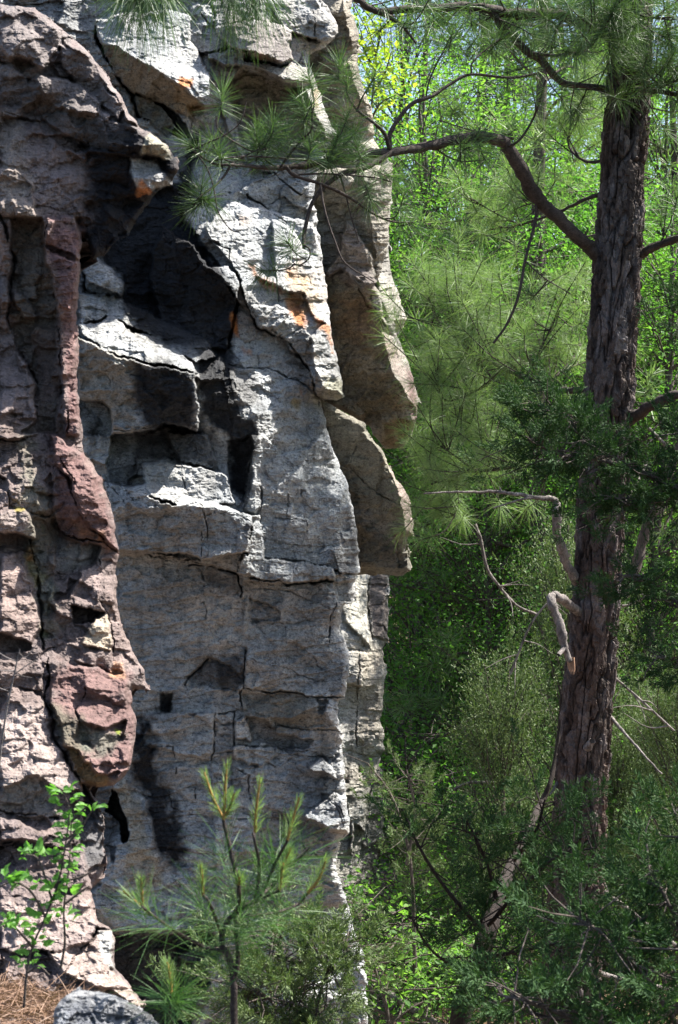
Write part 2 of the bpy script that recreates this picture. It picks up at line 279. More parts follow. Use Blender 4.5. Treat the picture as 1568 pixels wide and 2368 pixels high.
GREY = (.27, .275, .27); PALE = (.42, .43, .435); TAN = (.30, .255, .19); BROWN = (.20, .145, .10); PURPLE = (.15, .085, .082); MAUVE = (.215, .175, .17)
PINK = (.30, .23, .2); BLACK = (.011, .012, .016); DARK = (.06, .06, .066); RUST = (.56, .22, .07); MOSS = (.07, .08, .02)
def interp(xp, fp): return lambda X: np.interp(X, xp, fp)
FACE = [  # main grey cliff
 ('a', [(540,220),(700,280),(790,460),(860,700),(1000,900),(1160,970),(1200,1050),(800,900),(600,500)], 0, .3, .2),
 ('a', [(700,270),(790,460),(860,560),(960,690),(1000,830),(1100,900),(1290,1000),(1400,1000),(1300,830),(1250,790),(1130,700),(900,560),(820,430)], .30, 0, -.3),
 ('a', [(690,0),(1200,0),(1568,0),(1568,120),(1400,130),(1180,70),(860,100),(690,140)], .05, .3, .25),
 ('a', [(680,150),(860,100),(1180,70),(1400,130),(1568,330),(1560,380),(1440,370),(1480,480),(1520,560),(1510,790),(1440,730),(1300,630),(1180,530),(940,400),(860,340),(740,310)], -.22, .55, .75),
 ('a', [(690,150),(840,110),(900,180),(850,320),(740,310)], -.20, -.2, .0),
 ('a', [(740,310),(860,340),(940,400),(1180,530),(1300,620),(1440,730),(1510,790),(1400,830),(1250,800),(1130,710),(960,690),(860,560),(790,460)], -.08, -.1, -1.1),
 ('a', [(990,670),(1130,710),(1200,800),(1270,910),(1220,990),(1100,900),(1010,830),(960,750)], .05, .3, -.3),
 ('b', [(0,30),(150,30),(180,190),(200,240),(290,320),(130,400),(80,380),(0,300)], -.1, .3, .1),
 ('b', [(160,0),(440,0),(480,140),(180,190)], -.1, .5, .5),
 ('b', [(480,0),(600,0),(590,160),(500,150)], -.1, .3, .0),
 ('b', [(180,190),(500,150),(620,170),(690,200),(750,230),(720,340),(745,430),(700,440),(650,450),(520,400),(300,330),(200,240)], -.32, .5, .18),
 ('b', [(660,190),(690,260),(655,430),(720,440),(745,420),(710,330),(750,230)], -.32, 1.2, .7),
 ('b', [(410,375),(560,400),(650,450),(740,440),(640,485),(420,435)], -.15, 0, -1.8),
 ('b', [(140,400),(290,330),(420,370),(410,430),(390,470),(240,470),(140,430)], -.18, .5, .5),
 ('b', [(390,490),(520,515),(660,565),(860,590),(860,640),(760,640),(620,580),(450,560)], .02, 0, -1.6),
 ('b', [(380,510),(760,620),(840,660),(900,800),(980,950),(980,1000),(850,1150),(400,1200),(350,900),(250,600)], .18, .2, -.35),
 ('b', [(380,450),(500,460),(660,490),(740,450),(860,490),(860,580),(800,590),(660,560),(520,510),(380,480)], -.2, .5, .45),
 ('b', [(820,650),(930,650),(980,800),(1050,980),(1000,1040),(950,900),(880,780)], -.05, 1.6, .5),
 ('b', [(580,0),(920,0),(950,60),(1070,150),(1070,230),(1000,300),(750,240),(690,200),(620,120)], -.12, .5, .12),
 ('b', [(0,760),(200,760),(400,1200),(620,1240),(300,1400),(0,1300)], .08, .3, .1),
 # middle: orange-stained mass
 ('d', [(100,80),(300,-120),(620,-40),(900,60),(930,150),(960,320),(990,500),(1020,800),(1060,1000),(1110,1180),(1115,1300),(1060,1320),(920,1290),(900,1180),(850,1080),(800,1000),(730,960),(690,880),(510,820),(430,700),(370,500),(280,300),(200,220)], -.12, 1.0, .12),
 ('d', [(600,20),(700,60),(880,270),(960,560),(1010,780),(900,750),(820,560),(700,540),(480,410),(620,430)], -.2, 1.1, .42),
 ('d', [(440,640),(640,640),(720,700),(640,820),(510,810)], -.24, .8, .25),
 ('d', [(510,820),(690,880),(830,800),(880,860),(840,1010),(800,1000),(730,960)], -.14, .4, -.5),
 ('d', [(1000,760),(1060,1000),(1110,1180),(1115,1290),(1060,1270),(960,1230),(900,1080),(880,860)], -.22, 1.1, .3),
 ('d', [(920,1290),(1060,1320),(1115,1300),(1080,1260),(930,1240)], -.1, 0, -1.6),
 ('d', [(430,700),(510,820),(690,880),(730,960),(800,1020),(900,1180),(900,1250),(840,1220),(560,1100),(400,1090),(280,960),(300,760),(340,660)], 0, .8, .22),
 ('v', [(528,850),(570,855),(620,855),(710,895),(735,925),(756,1003),(790,1100),(815,1190),(825,1300),(780,1300),(740,1285),(605,1200),(600,1010),(590,960),(540,900)], -.03, .9, .2),
 ('f', [(510,380),(600,200),(700,250),(900,400),(1000,590),(1090,650),(1050,700),(1100,870),(1160,1000),(1000,970),(650,910),(530,880),(510,600)], -.03, .7, -.04),
 ('f', [(1010,820),(1080,820),(1160,1000),(1090,990)], -.06, 1.2, .6),
 ('f', [(1090,430),(1160,500),(1200,700),(1225,850),(1225,1000),(1160,1000),(1120,880),(1070,700)], -.02, 1.0, -.05),
 # black recess and its bulge
 ('v', [(195,520),(260,450),(400,430),(440,530),(485,580),(530,650),(548,700),(530,810),(460,790),(360,770),(290,730),(240,690),(190,690)], .1, .35, .15),
 ('v', [(375,520),(400,545),(450,570),(480,610),(485,625),(520,650),(545,690),(530,780),(525,812),(430,790),(372,740),(345,640)], -.04, .0, -.3),
 ('d', [(20,220),(100,270),(150,370),(270,350),(350,460),(340,600),(290,500),(130,380)], -.16, .9, .5),
 ('c', [(600,250),(750,330),(800,360),(900,480),(880,580),(800,540),(700,490),(610,450)], -.2, .4, .1),
 ('c', [(780,350),(900,480),(880,580),(810,520),(690,340)], -.2, .9, .3),
 ('c', [(610,450),(700,490),(800,540),(880,585),(840,640),(620,520)], 0, .1, -.8),
 ('c', [(560,550),(840,590),(1000,660),(1300,800),(1500,900),(1568,1000),(1420,1060),(1300,1000),(1100,870),(840,740),(770,730),(570,780)], -.14, .4, .7),
 ('c', [(570,780),(700,770),(770,730),(840,740),(960,830),(1100,870),(1300,1000),(1390,1060),(1420,1130),(1300,1090),(1100,1060),(960,1020),(830,990),(750,940),(600,860)], -.22, .45, 1.2),
 ('c', [(560,870),(750,940),(830,1000),(960,1030),(1100,1070),(1410,1130),(1420,1300),(1440,1450),(1530,1568),(1200,1500),(1030,1540),(820,1568),(810,1400),(740,1330),(570,1320)], -.36, .15, -.2),
 ('d', [(40,1150),(100,1130),(230,1010),(260,1080),(240,1180),(80,1180)], -.14, .5, 1.1),
 ('d', [(80,1190),(240,1180),(290,1400),(310,1568),(60,1568),(60,1350)], .02, .2, -.15),
 ('f', [(270,50),(440,0),(450,200),(430,400),(375,500),(290,350)], .16, 0, -.3),
 ('f', [(450,0),(510,20),(520,260),(500,420),(515,520),(480,580),(380,540),(440,420),(450,200)], -.05, .9, .2),
 # lower blocks
 ('e', [(590,0),(820,0),(800,170),(790,230),(640,180),(600,130)], -.16, .5, .4),
 ('e', [(820,0),(1200,0),(1500,0),(1550,180),(1540,240),(1300,200),(1200,180),(1030,200),(1000,150),(980,270),(920,350),(800,320),(780,200)], .05, .15, -.05),
 ('e', [(1200,0),(1500,0),(1555,190),(1540,260),(1300,200)], -.08, .5, .25),
 ('e', [(920,330),(980,290),(1040,320),(1050,370),(930,365)], .12, 0, -.2),
 ('e', [(1030,220),(1120,200),(1300,220),(1540,270),(1640,300),(1700,500),(1568,510),(1400,460),(1140,390),(1050,370),(1040,330)], -.2, .4, .5),
 ('e', [(890,370),(1050,370),(1200,400),(1400,460),(1568,500),(1750,570),(1568,550),(1300,520),(1000,430),(930,420)], -.26, .3, 1.5),
 ('v', [(240,1109),(288,1122),(320,1140),(400,1170),(440,1165),(560,1187),(602,1195),(585,1215),(568,1275),(470,1295),(455,1290),(420,1280),(275,1278),(262,1200)], -.3, .25, .04),
 ('e', [(860,850),(1100,860),(1360,910),(1250,920),(1100,880),(870,875)], -.1, 0, -1.5),
 ('f', [(0,920),(370,855),(360,1000),(90,955),(0,950)], -.1, 0, -.6),
 ('f', [(460,600),(510,600),(540,870),(530,1050),(440,1020),(440,890),(400,850),(460,680)], -.16, 1.0, .12),
 ('f', [(380,860),(500,890),(510,1040),(440,1020),(360,1000)], -.16, .7, .0),
 ('v', [(275,1285),(350,1285),(440,1300),(555,1320),(575,1385),(572,1440),(545,1490),(500,1510),(430,1580),(350,1597),(300,1490),(275,1400)], .0, .15, -.1),
 ('f', [(385,1000),(445,1010),(440,1170),(380,1180)], -.1, .8, 0),
 ('f', [(400,1180),(455,1300),(455,1400),(380,1420)], -.05, .9, .35),
 ('f', [(520,890),(650,910),(1050,980),(1050,1060),(860,1070),(700,1090),(450,1070),(450,1040),(530,1050)], -.16, .55, .02),
 ('v', [(560,1340),(600,1345),(740,1350),(782,1370),(780,1410),(808,1505),(800,1610),(750,1612),(680,1603),(562,1588),(570,1500),(545,1490),(575,1440)], -.02, .4, -.08),
 ('f', [(430,1180),(560,1240),(660,1290),(640,1350),(450,1360)], .04, .2, -.1),
 ('f', [(1050,1080),(1210,1040),(1212,1150),(1180,1220),(1080,1210)], .12, .2, -.2),
 ('h', [(370,300),(700,310),(910,330),(930,440),(600,480),(500,480),(400,430)], .04, .3, -.08),
 ('h', [(400,430),(600,480),(930,440),(970,460),(1020,550),(620,540),(560,480)], .02, .1, -.9),
 ('h', [(910,335),(1000,350),(1010,420),(960,470),(930,440)], .09, .2, -.3),
 ('h', [(990,380),(1040,440),(1080,570),(1030,550),(980,460)], -.04, 1.0, .4),
 ('h', [(400,480),(560,500),(620,600),(900,640),(850,700),(640,690),(420,640)], .1, .3, -.5),
 ('h', [(600,545),(1080,570),(1110,660),(900,640),(620,600)], .0, .4, -.2),
 ('h', [(330,500),(390,480),(460,640),(450,660),(330,620)], -.08, .6, .1),
 ('h', [(320,690),(640,700),(650,740),(520,830),(420,830),(320,770)], -.05, .4, -.05),
 ('h', [(850,820),(960,780),(1060,890),(1060,930),(880,880)], -.14, .6, .2),
 ('h', [(850,840),(980,900),(1060,940),(900,930),(850,880)], .0, 0, -1.0),
 ('h', [(830,1200),(960,1090),(1030,1010),(1130,1050),(1150,1240),(1140,1300),(1010,1290),(900,1270)], -.12, .7, .5),
 ('h', [(820,1210),(1010,1300),(1150,1310),(1040,1440),(1040,1700),(800,1600)], .02, .2, -.35),
 ('h', [(320,840),(800,850),(880,900),(960,1080),(830,1200),(560,1150),(420,1050)], .0, .35, -.05),
 ('g', [(1340,200),(1500,50),(1568,60),(1760,200),(1700,290),(1568,270),(1400,250)], .06, .2, 0),
 ('g', [(950,280),(1130,300),(1140,460),(980,470)], .02, .2, .1),
 ('g', [(1150,310),(1200,300),(1250,305),(1240,400),(1235,450),(1165,445)], .08, .2, -.3),
 ('g', [(1090,460),(1550,455),(1555,600),(1530,780),(1350,770),(1100,690)], -.06, .3, 0),
 ('g', [(1100,690),(1350,770),(1530,780),(1568,1568),(1150,1568),(1040,1060),(950,950)], .02, .25, -.04),
 ('g', [(820,975),(880,900),(930,1030),(1030,1060),(1090,1230),(1150,1450),(1180,1700),(860,1700),(915,1450),(910,1250),(850,1080)], -.06, .5, .1),
 ('g', [(805,985),(850,1080),(910,1250),(915,1450),(870,1450),(860,1300),(830,1210),(770,1150)], .5, 0, 0),
 ('g', [(780,1400),(840,1210),(870,1300),(880,1400),(850,1500),(800,1540)], .05, .5, .3),
 ('j', [(330,510),(400,440),(420,330),(500,300),(660,440),(720,520),(700,640),(420,640),(340,560)], -.05, .4, .2),
 ('j', [(395,645),(450,655),(520,640),(600,660),(690,642),(760,650),(800,700),(740,760),(760,830),(700,900),(690,1000),(560,1200),(380,1200),(400,900),(420,800),(380,720)], .6, .1, -.4),
 ('j', [(640,740),(700,700),(760,690),(800,720),(770,770),(700,765)], .28, .3, .2),
]
CRACKS = [
 ('h', [(0,600),(180,610),(300,590)], 1.4, .03), ('h', [(330,850),(420,900),(440,1080)], 2, .05), ('h', [(960,960),(1000,1060),(1060,1150),(1100,1240)], 1.8, .05), ('h', [(740,760),(760,840),(820,880)], 1.4, .035), ('h', [(540,560),(640,540),(900,570),(1090,575)], 2, .06), ('h', [(640,700),(700,720),(860,760),(1040,770)], 2, .06),
 ('h', [(890,30),(930,110),(1000,150)], 1.3, .03), ('h', [(400,60),(640,110),(900,210),(1130,200)], 1.6, .025), ('f', [(450,1110),(690,1130),(860,1190),(1020,1260)], 1.6, .03), ('f', [(470,1200),(560,1240),(660,1290),(640,1350),(480,1360)], 2, .05), ('g', [(1210,1020),(1240,1150),(1390,1180)], 1.4, .035), ('g', [(1410,1000),(1400,1060)], 2, .04),
 ('e', [(760,330),(880,460),(900,520)], 1.4, .03), ('e', [(900,370),(960,470),(1010,460)], 2, .04), ('f', [(590,20),(560,130),(600,200)], 1.6, .04), ('f', [(120,600),(300,560),(460,640)], 1.5, .03), ('d', [(620,430),(640,640),(560,700)], 1.8, .04), ('d', [(1200,980),(1210,1000)], 1.2, .01), ('d', [(460,1250),(450,1180),(560,1200)], 1.5, .03),
 ('d', [(280,300),(330,400),(360,480),(430,700),(440,720),(510,820),(690,880),(800,1010),(900,1180),(920,1290)], 3.5, .14),
 ('d', [(150,160),(280,240),(300,330)], 3.5, .12), ('d', [(280,1070),(400,1100),(560,1100),(840,1220)], 2.5, .07),
 ('a', [(700,160),(700,280),(790,460),(860,560),(960,690),(1010,830)], 5, .18), ('a', [(960,680),(1130,700),(1200,790),(1280,900)], 3, .08),
 ('b', [(60,90),(170,190),(210,250),(290,320),(210,380),(80,390)], 3, .12), ('b', [(290,320),(420,370),(430,430),(640,480)], 2.5, .08),
 ('b', [(620,1240),(700,1320),(790,1400),(880,1440)], 3, .12), ('b', [(420,1400),(600,1540),(700,1600)], 3, .1), ('b', [(900,60),(910,250)], 2, .05),
 ('b', [(600,60),(700,100),(780,210)], 1.6, .03), ('e', [(1220,0),(1280,100),(1310,220),(1350,400)], 1.6, .05), ('e', [(1020,230),(1040,340),(1060,370)], 2, .05),
 ('f', [(90,500),(120,600),(130,700),(130,880)], 1.8, .06), ('f', [(80,700),(90,950),(100,1200),(110,1330)], 1.3, .035), ('e', [(1040,880),(1200,890),(1380,920),(1568,960)], 2.2, .12),
 ('f', [(0,950),(90,955),(360,1000),(380,1170)], 2.2, .12), ('f', [(530,610),(700,605),(840,620)], 1.6, .05), ('f', [(800,400),(820,500),(850,700)], 1.8, .05), ('f', [(700,440),(700,600)], 1.6, .04),
 ('f', [(640,910),(800,920),(1000,970),(1160,1010)], 2, .09), ('f', [(450,1060),(640,1050),(700,1090),(860,1070),(1040,1070)], 2.4, .12),
 ('f', [(1050,1080),(1070,1250),(1020,1330),(1010,1500)], 2.2, .06), ('h', [(390,0),(400,130),(390,260),(360,300),(370,430)], 2.4, .1), ('h', [(390,262),(560,290),(700,305),(980,330),(1120,330)], 2.4, .14),
 ('h', [(0,470),(180,455),(190,600),(160,780)], 2.2, .07), ('h', [(200,450),(320,430),(320,690),(640,700),(850,720)], 2.2, .08), ('g', [(1110,690),(1250,700),(1280,880)], 1.5, .05),
 ('h', [(1040,980),(1040,1080),(1110,1200)], 1.7, .05), ('h', [(600,480),(620,600)], 2, .07), ('g', [(1340,240),(1380,180),(1500,60)], 2.4, .08),
 ('c', [(580,1320),(700,1320),(780,1380),(815,1450),(820,1568)], 1.8, .05), ('c', [(820,1530),(1000,1545),(1100,1500)], 1.6, .04), ('f', [(450,0),(440,200),(375,500)], 2, .08),
 ('f', [(500,380),(515,520),(520,680),(540,880)], 2, .06), ('j', [(830,560),(900,620),(930,700)], 2, .05), ('h', [(800,1390),(860,1460),(930,1490)], 2, .05),
]
COL = [
 ('v', [(560,0),(830,0),(860,380),(700,340),(560,250),(520,120)], TAN, 40, .35),
 ('a', [(740,310),(860,340),(940,400),(1180,530),(1300,620),(1440,730),(1510,790),(1400,840),(1250,800),(1130,710),(960,690),(860,560),(790,460)], (.30,.25,.18), 4, .8),
 ('a', [(960,690),(1130,700),(1270,910),(1220,990),(1010,830)], (.22,.2,.15), 6, .7),
 ('b', [(380,510),(760,620),(900,800),(980,1000),(850,1150),(500,1150),(350,900),(250,600)], (.28,.24,.17), 12, .65),
 ('b', [(180,190),(500,150),(690,200),(745,430),(650,450),(300,330)], MAUVE, 10, .6),
 ('b', [(410,375),(560,395),(640,450),(500,450)], (.34,.2,.1), 5, .6), ('a', [(1300,570),(1390,590),(1380,650),(1300,640)], RUST, 4, .9), ('a', [(1240,600),(1440,720),(1500,800),(1300,790)], (.40,.26,.12), 8, .5),
 ('b', [(860,650),(920,660),(960,800),(900,780)], (.5,.36,.2), 6, .6),
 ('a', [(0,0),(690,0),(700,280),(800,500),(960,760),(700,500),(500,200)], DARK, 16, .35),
 # black water stain
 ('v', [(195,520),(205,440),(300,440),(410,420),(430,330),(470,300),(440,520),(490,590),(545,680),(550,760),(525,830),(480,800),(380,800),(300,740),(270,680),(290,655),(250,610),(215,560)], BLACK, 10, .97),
 ('c', [(950,1010),(1080,1040),(1200,1060),(1410,1120),(1440,1300),(1430,1460),(1500,1560),(1300,1568),(1100,1568),(1020,1500),(960,1300)], BLACK, 14, .95),
 ('v', [(320,1000),(480,990),(492,1050),(490,1080),(400,1070),(330,1060),(318,1090),(300,1100)], DARK, 8, .8),
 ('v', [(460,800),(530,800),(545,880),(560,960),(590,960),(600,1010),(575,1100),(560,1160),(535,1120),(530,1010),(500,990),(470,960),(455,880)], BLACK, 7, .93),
 ('v', [(530,830),(600,880),(620,960),(560,930)], DARK, 14, .6),
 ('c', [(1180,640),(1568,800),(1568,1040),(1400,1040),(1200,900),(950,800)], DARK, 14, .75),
 ('c', [(570,880),(760,950),(980,1040),(950,1300),(1000,1500),(820,1500),(740,1330),(570,1310)], (.24,.22,.175), 10, .6),
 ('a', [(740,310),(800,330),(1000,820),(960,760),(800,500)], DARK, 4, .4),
 # orange iron stains
 ('d', [(470,410),(560,440),(700,540),(660,560),(540,490)], RUST, 6, .75), ('d', [(690,390),(760,400),(800,470),(700,460)], RUST, 12, .55), ('d', [(690,540),(770,560),(810,620),(860,760),(820,770),(720,640)], (.36,.13,.05), 6, .9),
 ('d', [(700,640),(800,700),(830,790),(760,760)], RUST, 7, .8), ('d', [(870,690),(940,730),(1010,800),(1050,980),(1030,980),(990,850),(900,760)], RUST, 5, .75), ('d', [(300,700),(350,800),(370,870),(310,800)], RUST, 5, .8),
 ('d', [(740,1300),(800,1320),(790,1390),(740,1350)], (.4,.3,.14), 4, .8), ('d', [(380,960),(450,970),(460,1010),(380,1000)], RUST, 5, .6), ('d', [(360,0),(450,20),(440,60),(350,60)], (.4,.24,.14), 8, .6),
 ('d', [(700,380),(900,420),(960,620),(880,700),(700,560)], (.56,.38,.2), 20, .6), ('d', [(430,340),(480,350),(470,400)], RUST, 4, .7), ('d', [(820,980),(900,1000),(840,1040)], (.38,.24,.1), 8, .5), ('d', [(980,1160),(1115,1180),(1115,1310),(960,1310)], (.42,.4,.25), 8, .5),
 ('d', [(800,1250),(820,1270),(815,1290)], RUST, 3, .8),
 # lower
 ('v', [(560,1330),(800,1350),(800,1600),(570,1590)], (.27,.27,.265), 20, .5),
 ('g', [(1340,200),(1500,50),(1568,60),(1760,200),(1700,290),(1568,270),(1400,250)], DARK, 5, .7),  # triangular recess: its shade painted into the rock colour
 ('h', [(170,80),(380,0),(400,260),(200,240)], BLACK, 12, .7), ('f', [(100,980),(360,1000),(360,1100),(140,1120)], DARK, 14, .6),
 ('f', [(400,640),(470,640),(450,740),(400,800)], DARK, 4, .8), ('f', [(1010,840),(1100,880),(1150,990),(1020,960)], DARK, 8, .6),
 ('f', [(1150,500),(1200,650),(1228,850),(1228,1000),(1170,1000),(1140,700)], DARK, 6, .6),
 ('g', [(980,470),(1090,470),(1090,690),(1150,800),(1200,1000),(1300,1250),(1350,1568),(1200,1568),(1100,1350),(1040,1100),(950,950),(940,600)], BLACK, 16, .95),
 ('g', [(1140,300),(1260,300),(1250,460),(1140,460)], BLACK, 4, .8), ('g', [(820,975),(880,900),(930,1030),(1000,1100),(1050,1300),(1120,1500),(1180,1700),(860,1700),(915,1450),(910,1250),(850,1080)], (.36,.33,.27), 6, .85),  # square hole blackened in colour for its shade, then the pale flange
 ('g', [(600,960),(800,960),(860,1300),(780,1400),(760,1568),(620,1400)], BLACK, 8, .7), ('h', [(370,300),(910,330),(1020,550),(620,600),(400,440)], (.24,.225,.185), 10, .7),
 ('j', [(395,650),(780,650),(780,760),(700,1000),(380,1000),(400,800)], DARK, 12, .85),  # darkness of the cave put into the rock colour
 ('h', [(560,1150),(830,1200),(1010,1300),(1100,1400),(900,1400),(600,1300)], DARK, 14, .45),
 ('h', [(1040,1250),(1180,1250),(1190,1568),(1040,1568)], (.5,.49,.45), 10, .7),
]
BR = [(743,0),(781,48),(782,75),(760,100),(715,130),(717,154),(737,208),(753,256),(775,314),(762,333),(735,400),(724,461),(735,510),(737,550),(746,604),(756,675),(767,755),(777,822),(794,880),(796,918),(778,926),(740,920),(752,965),(759,1003),(791,1087),(810,1141),(823,1211),(832,1275),(831,1323),(820,1333),(826,1371),(817,1394),(794,1397),(785,1451),(803,1505),(808,1515),(804,1569),(797,1612),(778,1622),(780,1660),(791,1703),(794,1755),(797,1809),(807,1899),(806,1925),(782,1950),(778,2007),(800,2080),(820,2150),(842,2210),(850,2300),(860,2700)]
B_OUT = [(-60,-60),(735,-60)]+BR+[(150,2700),(150,1700),(60,1200)]
bx = interp([60, 190, 400, 560, 800, 900], [8.7, 8.9, 9.35, 9.7, 10.5, 10.9])
def baseB(X, Y):
    return bx(X)+np.interp(Y, [-60, 0, 400, 900, 1300, 2150, 2400], [.75, .65, .3, .1, 0, .1, .2])
rockM = rock_material('grey_rock'); redM = rock_material('purple_rock', (1, 1, 1.3), .6, 1.0)
cliff = thing('cliff', 'tall pale grey rock cliff with black stains and an overhanging slab', 'cliff')
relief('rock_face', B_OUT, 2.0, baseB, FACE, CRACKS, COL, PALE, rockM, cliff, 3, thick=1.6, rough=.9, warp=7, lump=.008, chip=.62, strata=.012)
# overhanging block, the slab under it, the column behind and the lower buttress
relief('overhanging_block', [(690,400),(905,378),(908,460),(897,520),(898,582),(868,660),(905,700),(915,770),(938,822),(955,870),(966,920),(966,960),(955,1010),(930,1036),(890,1041),(850,985),(800,955),(740,925),(690,800)], 2.0,
 lambda X, Y: 11.3+(X-780)*.004+(Y-700)*-.0002,
 [('v', [(690,400),(970,400),(970,1040),(690,1040)], 0, .1, -.12),
  ('d', [(1130,30),(1200,80),(1320,300),(1350,480),(1240,520),(1100,370),(1000,430),(980,400),(1060,300),(1100,230),(1100,130)], -.12, .5, .4),
  ('d', [(900,-100),(1130,20),(1100,130),(1060,290),(970,380),(930,200)], .02, .2, .0),
  ('d', [(1240,520),(1350,480),(1400,700),(1430,780),(1330,680),(1270,600)], -.08, .7, .05),
  ('v', [(840,380),(905,378),(908,460),(897,582),(870,600),(850,480)], -.05, .9, .3),
  ('d', [(1340,430),(1380,420),(1500,500),(1560,740),(1450,720),(1400,600)], .2, 1.2, .4),
  ('d', [(1380,820),(1450,860),(1520,960),(1600,1100),(1640,1300),(1640,1400),(1568,1300),(1530,1220),(1470,1150),(1420,980)], -.05, 2.2, .35),
  ('d', [(1390,1490),(1560,1460),(1640,1500),(1500,1660),(1400,1650)], .02, .2, -.7)],
 [('d', [(1210,480),(1280,640),(1400,740),(1430,820)], 2.2, .07), ('d', [(1310,560),(1310,630),(1350,690)], 1.5, .04), ('d', [(1290,1095),(1440,1100),(1470,1170)], 1.5, .03)],
 [('d', [(980,500),(1240,520),(1400,740),(1500,1200),(1560,1480),(1100,1500),(1000,900)], (.25,.2,.145), 14, .8), ('d', [(1050,560),(1250,560),(1360,700),(1380,900),(1200,980),(1050,800)], (.24,.15,.09), 22, .7),
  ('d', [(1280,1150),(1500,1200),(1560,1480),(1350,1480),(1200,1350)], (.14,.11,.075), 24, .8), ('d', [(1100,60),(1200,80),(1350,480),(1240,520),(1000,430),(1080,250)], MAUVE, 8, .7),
  ('d', [(1380,820),(1450,860),(1568,1100),(1640,1300),(1640,1500),(1530,1220),(1420,980)], (.38,.31,.27), 6, .7), ('d', [(1540,1000),(1640,1200),(1660,1500),(1600,1500),(1580,1200)], PURPLE, 5, .8),
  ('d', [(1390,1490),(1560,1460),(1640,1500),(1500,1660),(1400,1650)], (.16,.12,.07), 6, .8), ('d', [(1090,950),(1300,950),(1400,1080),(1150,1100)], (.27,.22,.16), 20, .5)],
 (.30,.28,.24), rockM, cliff, 9, thick=1.0, strata=.012, steps=.015)
relief('overhanging_slab', [(700,915),(745,925),(800,955),(842,980),(878,1035),(905,1085),(945,1150),(958,1215),(956,1236),(942,1238),(948,1318),(930,1332),(830,1327),(700,1327)], 2.0,
 lambda X, Y: 11.55+(X-780)*.0035,
 [('v', [(650,900),(970,900),(970,1340),(650,1340)], 0, -.1, -.22),
  ('v', [(842,975),(878,1030),(905,1080),(947,1145),(962,1215),(958,1240),(938,1236),(924,1150),(908,1110),(885,1055),(866,1030)], -.04, 2.4, .3), ('v', [(932,1240),(945,1240),(952,1325),(941,1312)], 0, 2.4, .2),
  ('f', [(1480,720),(1568,740),(1568,960),(1500,960)], .05, .3, -.1), ('f', [(1225,960),(1560,980),(1520,1035),(1230,1025)], .03, 0, -.9)],
 [('f', [(1130,200),(1180,270),(1290,380),(1360,440),(1490,500)], 1.5, .05), ('f', [(1210,80),(1160,200)], 1.2, .03)],
 [('f', [(1150,520),(1300,560),(1400,650),(1430,770),(1350,740),(1220,620)], (.34,.335,.31), 10, .7), ('f', [(1400,770),(1568,760),(1568,1000),(1350,980)], DARK, 24, .45),
  ('v', [(905,1085),(945,1145),(962,1215),(958,1240),(938,1236),(922,1150)], (.34,.27,.24), 4, .8)],
 (.27,.25,.20), rockM, cliff, 12, thick=.9, strata=.008, steps=.008, fine=.008, block=(.35, .02))
relief('rear_column', [(690,-60),(812,-60),(813,26),(828,80),(829,150),(845,215),(858,250),(866,320),(900,375),(908,400),(905,470),(897,582),(903,630),(919,668),(937,739),(935,760),(912,778),(880,800),(690,800)], 2.0,
 lambda X, Y: 12.2+(X-780)*.005,
 [('v', [(690,-60),(870,-60),(870,380),(690,380)], 0, .4, -.05), ('v', [(790,0),(812,0),(822,50),(830,90),(815,110),(800,60)], -.05, 1.5, .4), ('v', [(805,140),(830,150),(845,215),(835,240),(815,190)], -.05, 1.5, .4),
  ('v', [(868,500),(905,470),(897,582),(920,665),(938,739),(900,745),(880,700),(868,600)], -.1, 1.2, .4), ('v', [(895,745),(937,740),(935,762),(910,780),(890,770)], 0, .2, -.8), ('v', [(845,385),(905,385),(908,460),(880,480)], -.1, .9, .4)],
 [], [('v', [(700,0),(860,0),(870,370),(700,400)], TAN, 20, .6), ('v', [(825,60),(840,200),(830,180)], DARK, 8, .5)],
 (.36,.345,.31), rockM, cliff, 15, thick=1.2)
relief('lower_buttress', [(740,1300),(856,1318),(897,1330),(899,1400),(896,1480),(885,1500),(893,1555),(886,1600),(888,1640),(880,1660),(885,1690),(890,1735),(880,1745),(888,1800),(885,1900),(888,1950),(870,1990),(850,2060),(838,2110),(836,2160),(850,2230),(850,2330),(740,2330)], 2.0,
 lambda X, Y: 13.0+(X-780)*.008+(Y-1300)*.0012,
 [('v', [(740,1300),(900,1300),(900,2300),(740,2300)], .05, 1.3, .12), ('v', [(815,1322),(850,1330),(850,1430),(860,1500),(800,1440),(790,1400)], -.05, 1.1, .5), ('v', [(856,1318),(899,1330),(899,1400),(896,1480),(862,1470),(850,1400)], .0, .4, .1),
  ('h', [(1080,0),(1280,20),(1290,80),(1240,260),(1090,240)], -.1, .3, -.1), ('h', [(1170,1500),(1150,900),(1190,850),(1240,900),(1275,1070),(1260,1300),(1190,1250)], -.1, 1.4, .3), ('h', [(1110,950),(1190,950),(1190,1100),(1150,1250)], -.1, 1.4, .5)],
 [('v', [(852,1330),(850,1430),(862,1480)], 2.5, .1), ('h', [(1330,930),(1290,1100),(1280,1400)], 3, .1), ('h', [(1230,0),(1200,500),(1220,900)], 2, .06)],
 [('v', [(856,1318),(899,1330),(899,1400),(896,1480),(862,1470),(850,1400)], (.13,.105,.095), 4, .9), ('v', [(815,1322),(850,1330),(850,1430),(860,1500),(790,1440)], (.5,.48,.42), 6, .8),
  ('v', [(850,1950),(890,1700),(890,2000),(840,2120)], DARK, 12, .6), ('v', [(820,1500),(890,1500),(885,1700),(830,1760)], (.38,.33,.26), 16, .6)],
 (.40,.385,.35), rockM, cliff, 21, thick=1.0, block=(1.2, .08))
